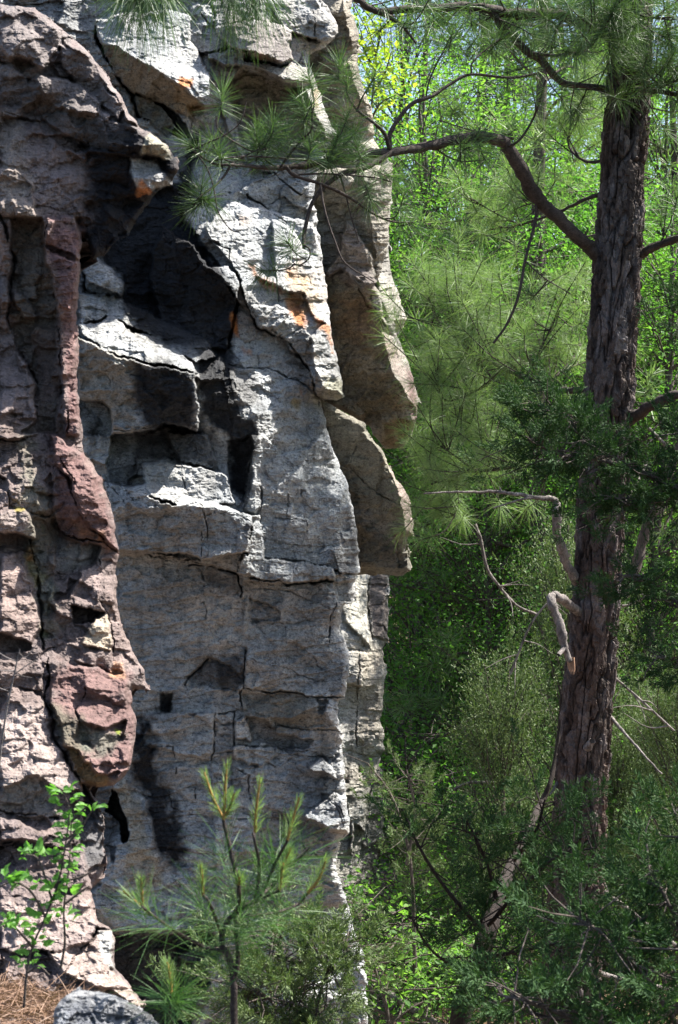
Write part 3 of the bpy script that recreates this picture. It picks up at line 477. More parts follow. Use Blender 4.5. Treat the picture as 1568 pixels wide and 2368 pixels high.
# ---- the purple outcrop close by on the left
AF = [
 ('a', [(0,60),(250,60),(330,110),(440,210),(440,330),(370,420),(330,500),(200,440),(60,400),(0,330)], -.04, .5, .35),
 ('a', [(360,430),(450,480),(560,600),(280,560),(130,640),(0,560),(0,400),(60,410),(200,450),(330,510)], .04, .1, -.25),
 ('a', [(0,440),(170,540),(200,640),(240,700),(300,880),(200,880),(0,800)], 0, .35, .1),
 ('a', [(290,560),(560,600),(740,740),(720,830),(560,820),(400,770),(250,650)], -.08, .4, .45),
 ('a', [(440,320),(620,380),(730,500),(760,640),(820,700),(900,800),(870,860),(720,740),(560,600),(450,470)], -.03, .1, .0),
 ('a', [(450,290),(620,360),(700,440),(770,550),(900,730),(1010,920),(1080,960),(940,880),(860,740),(740,580),(660,430),(560,370)], -.05, 1.3, .6),
 ('a', [(250,700),(400,780),(560,830),(850,870),(1010,940),(1090,970),(1020,1110),(930,1120),(700,1080),(480,980),(300,860)], -.02, .15, -.3),
 ('a', [(0,850),(270,910),(420,1060),(620,1160),(640,1568),(300,1568),(0,1568)], .0, .55, .3),
 ('a', [(0,1200),(160,1260),(250,1380),(270,1568),(0,1568)], -.05, .55, .22),
 ('a', [(640,1090),(930,1130),(1060,1180),(1240,1350),(980,1390),(860,1450),(640,1600),(620,1160)], 0, .1, -.2),
 ('a', [(920,1130),(1060,1170),(1110,1160),(1240,1340),(1100,1370),(1000,1370),(930,1240)], -.03, .6, .15), ('a', [(1090,965),(1200,1040),(1240,1150),(1190,1170),(1030,1110)], -.03, .5, .1),
 ('a', [(980,1390),(1240,1350),(1140,1400),(1080,1480),(900,1480)], .0, 0, -.7), ('v', [(205,470),(275,462),(352,440),(365,440),(345,470),(318,500),(300,540),(262,560),(240,590),(215,600),(198,560)], .02, .1, -.2),
 ('c', [(0,0),(110,0),(60,440),(50,700),(120,950),(240,1200),(270,1460),(130,1440),(0,1400)], -.03, .5, .12),
 ('c', [(150,940),(200,1100),(270,1260),(270,1460),(230,1440),(190,1170),(120,1000)], -.05, 1.2, .4),
 ('c', [(100,0),(300,0),(330,200),(420,650),(400,900),(440,1300),(400,1568),(150,1568),(270,1460),(250,1200),(120,950),(60,600)], .07, .2, .05),
 ('c', [(90,540),(170,560),(260,660),(260,720),(180,730),(90,600)], .0, .6, .4),
 ('c', [(230,800),(380,760),(400,900),(430,1200),(400,1400),(300,1400),(250,1100)], .06, 0, -.1),
 ('c', [(330,0),(540,0),(590,260),(560,700),(570,900),(555,1180),(580,1400),(590,1568),(480,1568),(440,1250),(430,900),(420,650),(340,300)], -.1, .75, .02),
 ('c', [(330,200),(370,230),(550,330),(590,320),(500,260),(360,190)], -.02, .2, -.4),
 ('e', [(360,180),(400,200),(600,600),(740,780),(840,850),(640,800),(400,700),(380,400)], -.05, -.1, -.3),
 ('e', [(380,0),(480,60),(600,150),(740,330),(840,700),(860,860),(740,760),(600,600),(480,300),(400,200)], -.12, .55, .15),
 ('e', [(660,180),(740,330),(790,500),(835,680),(862,862),(820,790),(740,560),(680,400)], -.1, 2.2, .3),
 ('e', [(0,560),(180,550),(240,650),(260,750),(200,760),(0,700)], -.14, .5, .15), ('e', [(0,700),(200,765),(180,860),(0,800)], .06, 0, -.5),
 ('e', [(0,0),(100,0),(200,20),(180,40),(30,30)], -.1, .4, .5),
 ('e', [(0,870),(100,880),(200,1000),(280,1300),(300,1420),(240,1510),(0,1440)], -.08, .5, .18), ('e', [(0,1450),(240,1510),(220,1568),(0,1568)], .08, 0, -.4),
 ('e', [(80,100),(140,100),(160,300),(180,400),(150,500),(70,450)], -.03, .6, .2), ('e', [(230,160),(300,230),(350,400),(340,570),(270,560),(240,350)], -.03, .5, .2),
 ('e', [(410,730),(720,820),(700,920),(580,1000),(500,1180),(400,1200)], .06, .2, -.15),
 ('e', [(570,1000),(690,930),(730,1060),(700,1240),(520,1200),(580,1080)], -.03, .45, .4),
 ('e', [(740,900),(850,920),(860,1130),(790,1200),(830,1350),(900,1420),(930,1568),(830,1568),(780,1400),(720,1200)], -.02, .95, .12),
 ('e', [(510,1240),(640,1270),(740,1300),(690,1370),(520,1350)], .18, 0, -.2),
 ('e', [(680,1330),(760,1310),(800,1480),(800,1560),(580,1510)], -.08, .5, .8),
 ('g', [(550,0),(820,0),(820,160),(700,110),(560,60)], -.04, .3, -.1),
 ('g', [(440,100),(600,95),(800,170),(920,160),(950,380),(990,500),(970,640),(930,850),(820,970),(700,985),(560,940),(480,700),(380,400),(370,240)], -.12, .4, -.05),
 ('g', [(570,100),(800,170),(910,180),(940,420),(880,400),(750,310),(610,280),(600,200)], -.14, .6, .35), ('g', [(600,340),(890,410),(900,490),(760,560),(560,500),(540,440)], -.14, .4, .5),
 ('g', [(610,280),(750,310),(890,400),(600,340)], -.12, .2, -.6), ('g', [(560,510),(760,570),(900,500),(900,640),(840,680),(700,720),(560,640)], -.06, .2, -.4),
 ('g', [(480,690),(560,720),(680,850),(780,900),(870,880),(820,985),(700,990),(560,940)], -.06, .2, -1.0), ('g', [(540,700),(700,760),(780,890),(680,850)], -.14, .3, .5), ('g', [(760,790),(840,680),(920,700),(930,800),(820,840)], -.16, .6, .25),
 ('g', [(900,0),(1000,100),(1080,270),(940,270),(920,130)], 0, .7, .05),
 ('g', [(0,450),(100,240),(330,360),(350,560),(400,640),(500,820),(600,960),(590,1010),(430,1000),(250,900),(0,1000)], -.08, .5, .5),
 ('g', [(0,1000),(250,900),(430,1050),(420,1200),(200,1200),(0,1150)], -.02, .3, -.05), ('g', [(0,1200),(130,1220),(330,1340),(300,1390),(0,1370)], -.1, .4, .5), ('g', [(0,1380),(300,1400),(420,1500),(0,1568)], .06, .1, -.4),
 ('g', [(600,1010),(700,1100),(755,1200),(760,1400),(740,1568),(620,1568),(600,1400)], .1, .5, 0),
 ('j', [(0,540),(160,500),(320,540),(350,620),(300,700),(160,720),(0,720)], -.1, .5, .5), ('j', [(350,640),(410,640),(416,780),(380,760)], -.05, .9, .5),
 ('j', [(180,720),(300,690),(350,650),(400,780),(520,905),(500,925),(380,850),(240,800)], -.08, .5, .8), ('j', [(330,500),(390,450),(370,250),(300,110),(290,300)], .15, .5, 0),
]
AC = [
 ('a', [(0,0),(320,100),(700,440),(860,720),(1080,960),(700,1080),(300,850),(0,850)], (.2,.18,.175), 20, .6),
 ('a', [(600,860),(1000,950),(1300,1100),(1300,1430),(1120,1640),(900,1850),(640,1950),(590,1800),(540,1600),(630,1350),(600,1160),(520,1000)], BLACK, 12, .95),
 ('a', [(930,1140),(1060,1180),(1110,1160),(1240,1340),(1100,1370),(1010,1370),(940,1240)], (.34,.34,.34), 4, .9), ('a', [(1090,965),(1200,1040),(1240,1150),(1190,1170),(1030,1110)], (.3,.28,.22), 4, .9), ('a', [(1040,1310),(1100,1380),(980,1400)], RUST, 4, .7),
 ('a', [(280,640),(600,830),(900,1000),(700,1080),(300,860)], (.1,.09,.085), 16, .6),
 ('a', [(100,950),(420,1060),(620,1160),(640,1568),(300,1568)], MAUVE, 20, .6), ('a', [(0,850),(150,900),(250,1400),(270,1568),(0,1568)], (.27,.235,.205), 16, .6),
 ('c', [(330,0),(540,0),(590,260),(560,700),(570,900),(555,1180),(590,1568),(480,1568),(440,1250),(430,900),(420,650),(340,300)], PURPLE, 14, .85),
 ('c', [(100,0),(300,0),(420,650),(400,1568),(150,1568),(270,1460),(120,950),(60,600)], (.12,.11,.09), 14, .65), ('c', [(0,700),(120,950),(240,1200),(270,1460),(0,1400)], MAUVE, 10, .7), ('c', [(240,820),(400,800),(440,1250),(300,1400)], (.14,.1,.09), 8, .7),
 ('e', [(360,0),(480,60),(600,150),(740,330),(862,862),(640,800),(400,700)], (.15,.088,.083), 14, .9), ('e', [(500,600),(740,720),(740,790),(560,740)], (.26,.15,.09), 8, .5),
 ('e', [(0,870),(100,880),(280,1300),(300,1420),(240,1510),(0,1440)], (.27,.205,.185), 10, .8), ('e', [(0,560),(180,550),(260,750),(0,700)], (.3,.25,.23), 6, .7),
 ('e', [(570,950),(700,930),(730,1060),(700,1240),(520,1200)], (.27,.21,.2), 6, .8), ('e', [(690,1320),(760,1310),(800,1480),(800,1560),(580,1510)], (.42,.36,.28), 4, .85),
 ('e', [(410,750),(720,830),(700,920),(580,1000),(400,1000)], (.2,.2,.19), 10, .7), ('e', [(190,880),(240,800),(280,950),(350,1040),(300,1080),(250,1100)], (.15,.12,.02), 5, .8), ('e', [(200,820),(235,800),(270,930),(200,900)], (.3,.13,.03), 4, .9),
 ('e', [(290,1400),(350,1450),(340,1490),(300,1480)], MOSS, 4, .9), ('e', [(110,540),(180,530),(180,560),(110,560)], (.25,.2,.03), 3, .9), ('e', [(300,640),(340,650),(330,720)], MOSS, 3, .9), ('e', [(300,1080),(400,1040),(420,1240),(330,1300),(300,1200)], (.15,.17,.13), 10, .6),
 ('e', [(160,60),(240,60),(230,250),(330,400),(380,560),(400,900),(330,1100),(420,1400),(300,1500),(280,1200),(180,700)], (.17,.17,.13), 12, .6),
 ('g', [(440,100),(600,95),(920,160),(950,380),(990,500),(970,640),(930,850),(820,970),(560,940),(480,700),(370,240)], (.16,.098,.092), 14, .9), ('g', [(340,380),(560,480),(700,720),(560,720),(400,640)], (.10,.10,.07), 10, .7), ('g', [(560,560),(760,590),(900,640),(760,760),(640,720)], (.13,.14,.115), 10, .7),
 ('g', [(480,690),(560,740),(680,850),(780,900),(840,960),(700,990),(560,940)], (.22,.14,.06), 6, .85), ('g', [(840,560),(880,580),(860,620)], (.2,.25,.03), 3, .9), ('g', [(820,80),(900,90),(900,180),(810,170)], (.36,.2,.12), 5, .8),
 ('g', [(0,450),(300,380),(350,560),(500,820),(600,960),(430,1000),(250,900),(0,1000)], (.30,.245,.225), 10, .85), ('g', [(0,1000),(250,900),(430,1050),(420,1200),(0,1160)], (.2,.185,.16), 12, .7), ('g', [(600,1010),(755,1200),(760,1400),(740,1568),(620,1568)], (.1,.1,.105), 6, .9),
 ('j', [(180,720),(300,690),(350,650),(400,780),(520,905),(500,925),(240,800)], (.36,.29,.26), 6, .85), ('j', [(350,640),(410,640),(416,780),(380,760)], (.45,.45,.43), 3, .9), ('j', [(0,540),(320,540),(350,620),(160,720),(0,720)], (.3,.24,.22), 10, .8),
]
AK = [('c', [(0,-20),(40,80),(100,330),(70,500),(60,700),(120,950),(250,1200),(270,1460)], 5, .08), ('c', [(330,60),(340,300),(420,650),(430,900),(440,1300)], 4, .08), ('c', [(490,1380),(500,1568)], 2, .05), ('e', [(0,30),(130,60),(190,30)], 4, .07),
 ('e', [(220,560),(390,600),(420,700)], 4, .07), ('e', [(200,760),(270,950),(300,1300),(310,1568)], 6, .09), ('e', [(410,700),(600,760),(740,790),(850,860)], 3, .08), ('e', [(440,160),(520,350),(600,600)], 3, .03), ('g', [(340,60),(340,380),(400,630),(500,820),(600,960)], 6, .12),
 ('a', [(440,220),(430,330),(360,430)], 3, .04), ('a', [(250,1330),(230,1400),(260,1568)], 2, .02), ('g', [(610,280),(540,440),(560,510)], 2.5, .04), ('j', [(240,800),(300,700),(340,640)], 2.5, .05), ('e', [(720,900),(720,1200),(800,1400),(820,1568)], 2.5, .04),
 ('g', [(0,1160),(200,1180),(420,1200)], 4, .07), ('j', [(0,340),(150,345),(240,360)], 5, .08)]
A_OUT = [(-60,12),(0,14),(80,19),(106,35),(138,64),(173,93),(205,118),(224,141),(246,170),(262,198),(282,227),(301,262),(323,294),(349,307),(384,336),(410,368),(411,390),(397,429),(365,440),(345,470),(318,500),(300,540),(262,560),(240,590),(215,600),(200,560),(192,545),(190,585),(184,636),(179,726),(182,790),(178,879),(182,934),(189,1003),(195,1045),(237,1109),(253,1163),(267,1221),(276,1279),(268,1310),(272,1381),(282,1435),(296,1483),(306,1505),(333,1550),(345,1596),(308,1593),(304,1633),(317,1665),(313,1706),(300,1777),(262,1817),(224,1820),(198,1816),(222,1850),(240,1895),(244,2000),(238,2035),(211,2060),(224,2130),(262,2150),(266,2239),(300,2280),(334,2318),(326,2330),(300,2350),(320,2700),(-60,2700)]
def baseA(X, Y):
    return np.interp(X, [-60, 0, 200, 400], [5.9, 6.0, 6.6, 7.3])+np.interp(Y, [0, 1500, 1850, 2100, 2400, 2700], [.6, 0, -.3, -.9, -1.5, -2.3])
outcrop = thing('rock_outcrop', 'purple and mauve rock outcrop with mossy seams along the left edge', 'rock outcrop')
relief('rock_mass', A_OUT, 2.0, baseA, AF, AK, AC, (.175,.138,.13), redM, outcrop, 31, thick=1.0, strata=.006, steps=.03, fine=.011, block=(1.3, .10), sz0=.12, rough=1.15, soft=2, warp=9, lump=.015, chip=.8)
# ---------------------------------------------------------------- ground
def ground_z(x, y):
    x = np.asarray(x, float); y = np.asarray(y, float)
    z = -4.0+.55*np.clip((x-2)/8, -0.5, 2.5)+np.clip((y-15)/11, 0, 1)*.6
    z = z+np.clip((y-24)/50, 0, 1)**1.2*10+.25*fbm(x/5, y/5, 3, 4)+.05*fbm(x*1.5, y*1.5, 3, 5)
    return z
def litter_material():
    m, n, l, b = new_mat('leaf_litter'); tc = n.new('ShaderNodeTexCoord')
    v = n.new('ShaderNodeTexVoronoi'); v.inputs['Scale'].default_value = 28; l.new(tc.outputs['Object'], v.inputs[0])
    r = ramp(n, [(0, (.05, .03, .02)), (.35, (.13, .075, .045)), (.7, (.24, .15, .1)), (1, (.34, .25, .17))]); l.new(v.outputs['Color'], r.inputs[0])
    n1 = noise(n, l, tc.outputs['Object'], 1.1, 6, .6); r1 = ramp(n, [(.35, (1, 1, 1)), (.7, (.35, .35, .35))]); l.new(n1.outputs[0], r1.inputs[0])
    mx = node(n, 'ShaderNodeMix', data_type='RGBA', blend_type='MIX'); l.new(r1.outputs[0], mx.inputs[0]); l.new(r.outputs[0], mx.inputs[7]); mx.inputs[6].default_value = (.05, .045, .022, 1)
    l.new(mx.outputs[2], b.inputs['Base Color']); b.inputs['Roughness'].default_value = .9
    bp = n.new('ShaderNodeBump'); bp.inputs['Strength'].default_value = .7; bp.inputs['Distance'].default_value = .03; l.new(v.outputs['Distance'], bp.inputs['Height']); l.new(bp.outputs[0], b.inputs['Normal'])
    return m
gx_ = np.concatenate([np.linspace(-60, -8, 20), np.arange(-7.8, 16, .2), np.linspace(17, 80, 24)]); gy_ = np.concatenate([np.arange(2, 30, .2), np.linspace(31, 110, 60)])
GX, GY = np.meshgrid(gx_, gy_); gi = np.arange(GX.size).reshape(GX.shape)
tag(mesh_np('ground', np.stack([GX, GY, ground_z(GX, GY)], -1).reshape(-1, 3), np.stack([gi[:-1, :-1], gi[:-1, 1:], gi[1:, 1:], gi[1:, :-1]], -1).reshape(-1, 4), litter_material(), smooth=True), kind='structure')
# ---------------------------------------------------------------- stems and needles
def V(a): return np.asarray(a, float)
def smooth_path(pts, per=5):
    p = V(pts); p = np.vstack([2*p[0]-p[1], p, 2*p[-1]-p[-2]]); out = []
    for i in range(1, len(p)-2):
        for t in np.linspace(0, 1, per, endpoint=False):
            out.append(.5*((2*p[i])+(p[i+1]-p[i-1])*t+(2*p[i-1]-5*p[i]+4*p[i+1]-p[i+2])*t*t+(-p[i-1]+3*p[i]-3*p[i+1]+p[i+2])*t**3))
    out.append(p[-2]); return np.array(out)
class MB:
    def __init__(s): s.v = []; s.f = []; s.n = 0
    def add(s, v, f): s.v.append(np.asarray(v, float)); s.f.append(np.asarray(f)+s.n); s.n += len(v)
    def tube(s, path, rad, k=8, bump=.0, seed=0):
        path = V(path); n = len(path); rad = np.interp(np.linspace(0, 1, n), np.linspace(0, 1, len(np.atleast_1d(rad))), np.atleast_1d(rad))
        t = np.gradient(path, axis=0); t /= np.linalg.norm(t, axis=1)[:, None]+1e-9
        a = np.cross(t, [.13, .97, .21]); a /= np.linalg.norm(a, axis=1)[:, None]; b = np.cross(t, a)
        an = np.arange(k)*2*np.pi/k; rr = rad[:, None]*(1+bump*2*vnoise(np.arange(n)[:, None]*.9+seed, an[None, :]*1.3+seed*3, 1))
        v = path[:, None]+rr[..., None]*(a[:, None]*np.cos(an)[None, :, None]+b[:, None]*np.sin(an)[None, :, None])
        i = np.arange(n*k).reshape(n, k); j = np.roll(i, -1, 1)
        s.add(v.reshape(-1, 3), np.stack([i[:-1], j[:-1], j[1:], i[1:]], -1).reshape(-1, 4))
    def build(s, name, mat, parent=None, smooth=False):
        return mesh_np(name, np.vstack(s.v), np.vstack(s.f), mat, parent, smooth=smooth)
def needle_quads(p0, d, L, w, bend, r):
    """p0,d (n,3): bent ribbons, two faces each"""
    n = len(p0); side = np.cross(d, r.normal(size=(n, 3))); side /= np.linalg.norm(side, axis=1)[:, None]+1e-9
    L = np.broadcast_to(L, (n,))[:, None]; p1 = p0+d*L*.55+np.array([0, 0, -1.])*bend*L*.2; p2 = p0+d*L+np.array([0, 0, -1.])*bend*L*.75
    q = side*w/2
    v = np.stack([p0-q, p0+q, p1-q, p1+q, p2-q*.35, p2+q*.35], 1).reshape(-1, 3)
    b = np.arange(n)[:, None]*6
    return v, np.vstack([b+np.array([[0, 1, 3, 2]]), b+np.array([[2, 3, 5, 4]])])
def tuft(mb, tip, ax, r, n=110, L=.15, w=.0024, back=.12, droop=.12, spread=(25, 105)):
    ax = V(ax); ax /= np.linalg.norm(ax)+1e-9
    u = r.random(n)**.8; base = V(tip)-ax*(u*back)[:, None]
    a = np.radians(spread[0]+(spread[1]-spread[0])*u+r.normal(0, 12, n)); ph = r.random(n)*2*np.pi
    e = np.cross(ax, [.3, .5, .81]); e /= np.linalg.norm(e); g = np.cross(ax, e)
    d = ax*np.cos(a)[:, None]+(e*np.cos(ph)[:, None]+g*np.sin(ph)[:, None])*np.sin(a)[:, None]
    mb.add(*needle_quads(base, d, L*(.75+.4*r.random(n)), w, droop*(.4+r.random(n))[:, None], r))
def path_px(pts, per=5):
    """pts (x, y, distance)"""
    return smooth_path([P(*p) for p in pts], per)
bark_pine = bark_material('pine_branch_bark', (.018, .014, .012), (.085, .068, .06), (30, 30, 30))
bark_dark = bark_material('dark_stem_bark', (.010, .008, .007), (.05, .038, .032), (40, 40, 9), 1.0)
bark_dead = bark_material('weathered_wood', (.03, .025, .024), (.30, .27, .25), (22, 22, 9), 1.0)
bark_grey = bark_material('grey_bark', (.03, .025, .022), (.13, .11, .095), (20, 20, 6))
wood_broken = bark_material('broken_wood', (.16, .09, .055), (.36, .22, .14), (60, 60, 12), .4)
candleM = bark_material('new_shoot', (.20, .12, .03), (.38, .24, .07), (90, 90, 90), .3)
def needle_mat(nm, c1, c2, tr=.25): return leaf_material(nm, c1, c2, tr, .5, .35)
needM = needle_mat('pine_needles', (.035, .075, .03), (.10, .16, .06)); needL = needle_mat('pine_needles_light', (.10, .16, .07), (.20, .27, .12), .35); needY = needle_mat('young_pine_needles', (.03, .085, .025), (.08, .16, .04))

# ---- the tall pine in front of the cliff
pine = thing('pine_tree', 'tall pine with scaly dark bark and a crooked bough reaching left', 'tree', P(1325, 2700, 9.0))
bpy.context.view_layer.update()
def local(o, root):                                  # keep world-placed geometry in place under a root that stands elsewhere
    o.parent = root; o.matrix_parent_inverse = mathutils.Matrix.Translation(root.location).inverted(); return o
def trunk_mesh(name, line, mat, root, k=220, rows=1150, plate=.034, depth=.016, seed=2):
    """line: (x, y, distance, width in picture units)"""
    ln = V(line); tt = np.linspace(0, 1, rows); s = np.linspace(0, 1, len(ln))
    pl = np.stack([np.interp(tt, s, ln[:, i]) for i in range(4)], 1)
    ker = np.ones(61)/61; pad = np.pad(pl, ((30, 30), (0, 0)), mode='edge'); 
    pl = np.stack([np.convolve(pad[:, i], ker, 'valid') for i in range(4)], 1)
    c = np.array([P(*p[:3]) for p in pl]); rad = pl[:, 3]/2/F*pl[:, 2]
    an = np.arange(k)*2*np.pi/k; A, Z = np.meshgrid(an, c[:, 2]); R = np.repeat(rad[:, None], k, 1)
    ux = A*rad.mean()/plate; uy = Z/plate/2.7
    # wrap-safe: use the circle for the noise coordinates
    cu = np.round(2*np.pi*rad.mean()/plate); ux = A/(2*np.pi)*cu
    wob = fbm(np.cos(A)*1.5+Z*1.1, np.sin(A)*1.5+Z*1.7, 4, seed)
    ux2 = ux+wob*1.5; uy2 = uy+fbm(np.cos(A)*2+Z*2, np.sin(A)*2-Z*3, 3, seed+3)*1.2
    h1, h2, h3, f1, f21, vx, vy = voro(ux2, uy2, seed)
    j1, j2, j3, e1, e21, _, _ = voro(ux2*2.3, uy2*3.1, seed+5)
    groove = np.exp(-(f21/.10)**2)
    dz = -depth*groove+(h1-.5)*depth*.9+(j1-.5)*depth*.35-depth*.35*np.exp(-(e21/.1)**2)+(vy*(h2-.2))*depth*1.0
    dz += depth*.5*fbm(ux*3+Z, Z*26, 4, seed+9, .6)
    fn = fbm(ux*1.0+wob*.9, uy*.55, 3, seed+21, .45); fur = np.clip(1-np.abs(fn)*11, 0, 1)**1.5
    gate = np.clip(fbm(np.cos(A)*3, np.sin(A)*3+Z*3, 3, seed+23)*5+.55, 0, 1); groove = np.maximum(groove*gate*.6, fur)
    dz = -depth*1.15*fur-depth*.5*groove+(h1-.5)*depth*.95+(j1-.5)*depth*.8+(vy*(h2-.2))*depth*.9+depth*.6*fbm(ux*2.4+Z*.5, Z*30, 4, seed+9, .65)
    dz += depth*.35*fbm(ux*1.1, uy*1.3, 3, seed+29)
    R = R+dz
    v = np.stack([c[:, 0][:, None]-R*np.sin(A), c[:, 1][:, None]+R*np.cos(A), Z], -1).reshape(-1, 3)
    i = np.arange(rows*k).reshape(rows, k); jn = np.roll(i, -1, 1)
    f = np.stack([i[:-1], i[1:], jn[1:], jn[:-1]], -1).reshape(-1, 4)
    base = np.array([.062, .047, .041]); col = np.ones(A.shape+(3,))*base
    col *= (1+(h3-.5)*.7+(j2-.5)*.5)[..., None]
    col += (np.clip(h2-.5, 0, 1)*.3)[..., None]*np.array([.55, .53, .56])
    red = np.clip(fbm(np.cos(A)*1.2+Z*.6, np.sin(A)*1.2+Z, 3, seed+12)*3+.1, 0, 1)*.28
    col = col*(1-red[..., None])+np.array([.12, .065, .045])*red[..., None]
    col *= (1-.35*groove)[..., None]*(1+.7*fbm(ux*3, uy*6, 3, seed+33))[..., None]  # occlusion in the bark grooves put into the colour
    o = mesh_np(name, v, f, mat, None, np.clip(col, .01, .5).reshape(-1, 3)); return local(o, root)
barkM = rock_material('pine_bark', (1, 1, .5), .5, .8)
trunk_mesh('trunk', [(1500, -900, 9.2, 62), (1466, -60, 9.05, 88), (1455, 200, 9.0, 97), (1440, 400, 9, 102), (1427, 620, 9, 108), (1413, 850, 9, 112), (1398, 1080, 9, 112), (1386, 1250, 9, 108), (1373, 1450, 9, 110), (1357, 1650, 9, 116), (1343, 1850, 9, 122), (1328, 2080, 9, 126), (1318, 2300, 9, 132), (1310, 2800, 9, 150)], barkM, pine, plate=.046, depth=.018)
def bough(root, pts, rad, sub=(), tufts=(), mat=bark_pine, nmat=needM, name='branch', r=None, auto=0, autolen=(.12, .35), tuft_kw={}, auto_rng=(0.25, 1), up=.35, seedk=0):
    """one branch with its side twigs; tufts of needles become its child"""
    r = np.random.default_rng(int(pts[0][0]*7+pts[0][1]*3+len(pts)*11+seedk))
    mb = MB(); nb = MB(); p = path_px(pts, 6); D = pts[0][2]
    mb.tube(p+r.normal(0, .002, p.shape), V(rad)/F*D, 9, .22, seed=r.random()*50)
    for sp, sr in sub:
        q = path_px(sp, 5); mb.tube(q, V(sr)/F*D, 6, .2, seed=r.random()*50)
    lines = [p]+[path_px(sp, 5) for sp, _ in sub]; wts = np.array([len(q) for q in lines], float)
    for (x, y, d, dx, dy, dd) in tufts:
        tip = V(P(x, y, d)); ax = V((dx, dd, -dy)); tuft(nb, tip, ax, r, **tuft_kw)
        mb.tube([tip-ax/np.linalg.norm(ax)*.1, tip], [.003, .0025], 5)
    for _ in range(auto):
        li = lines[r.choice(len(lines), p=wts/wts.sum())]; t = auto_rng[0]+(auto_rng[1]-auto_rng[0])*r.random(); i = min(int(t*(len(li)-1)), len(li)-2)
        fw = li[i+1]-li[i]; fw /= np.linalg.norm(fw)+1e-9; dr = fw*.5+r.normal(0, .6, 3)+np.array([0, 0, up]); dr /= np.linalg.norm(dr); L = autolen[0]+(autolen[1]-autolen[0])*r.random()
        m = li[i]+dr*L*.5+r.normal(0, .02, 3); e = li[i]+dr*L+np.array([0, 0, .04])
        mb.tube(smooth_path([li[i], m, e], 4), [.0045, .0025], 5); tuft(nb, e, e-m, r, **tuft_kw)
    b = local(mb.build(name, mat, None, smooth=True), root)
    if nb.n:
        o = nb.build('needles', nmat, None); o.parent = b
    return b
TK = dict(n=115, L=.135, w=.0021, back=.10)
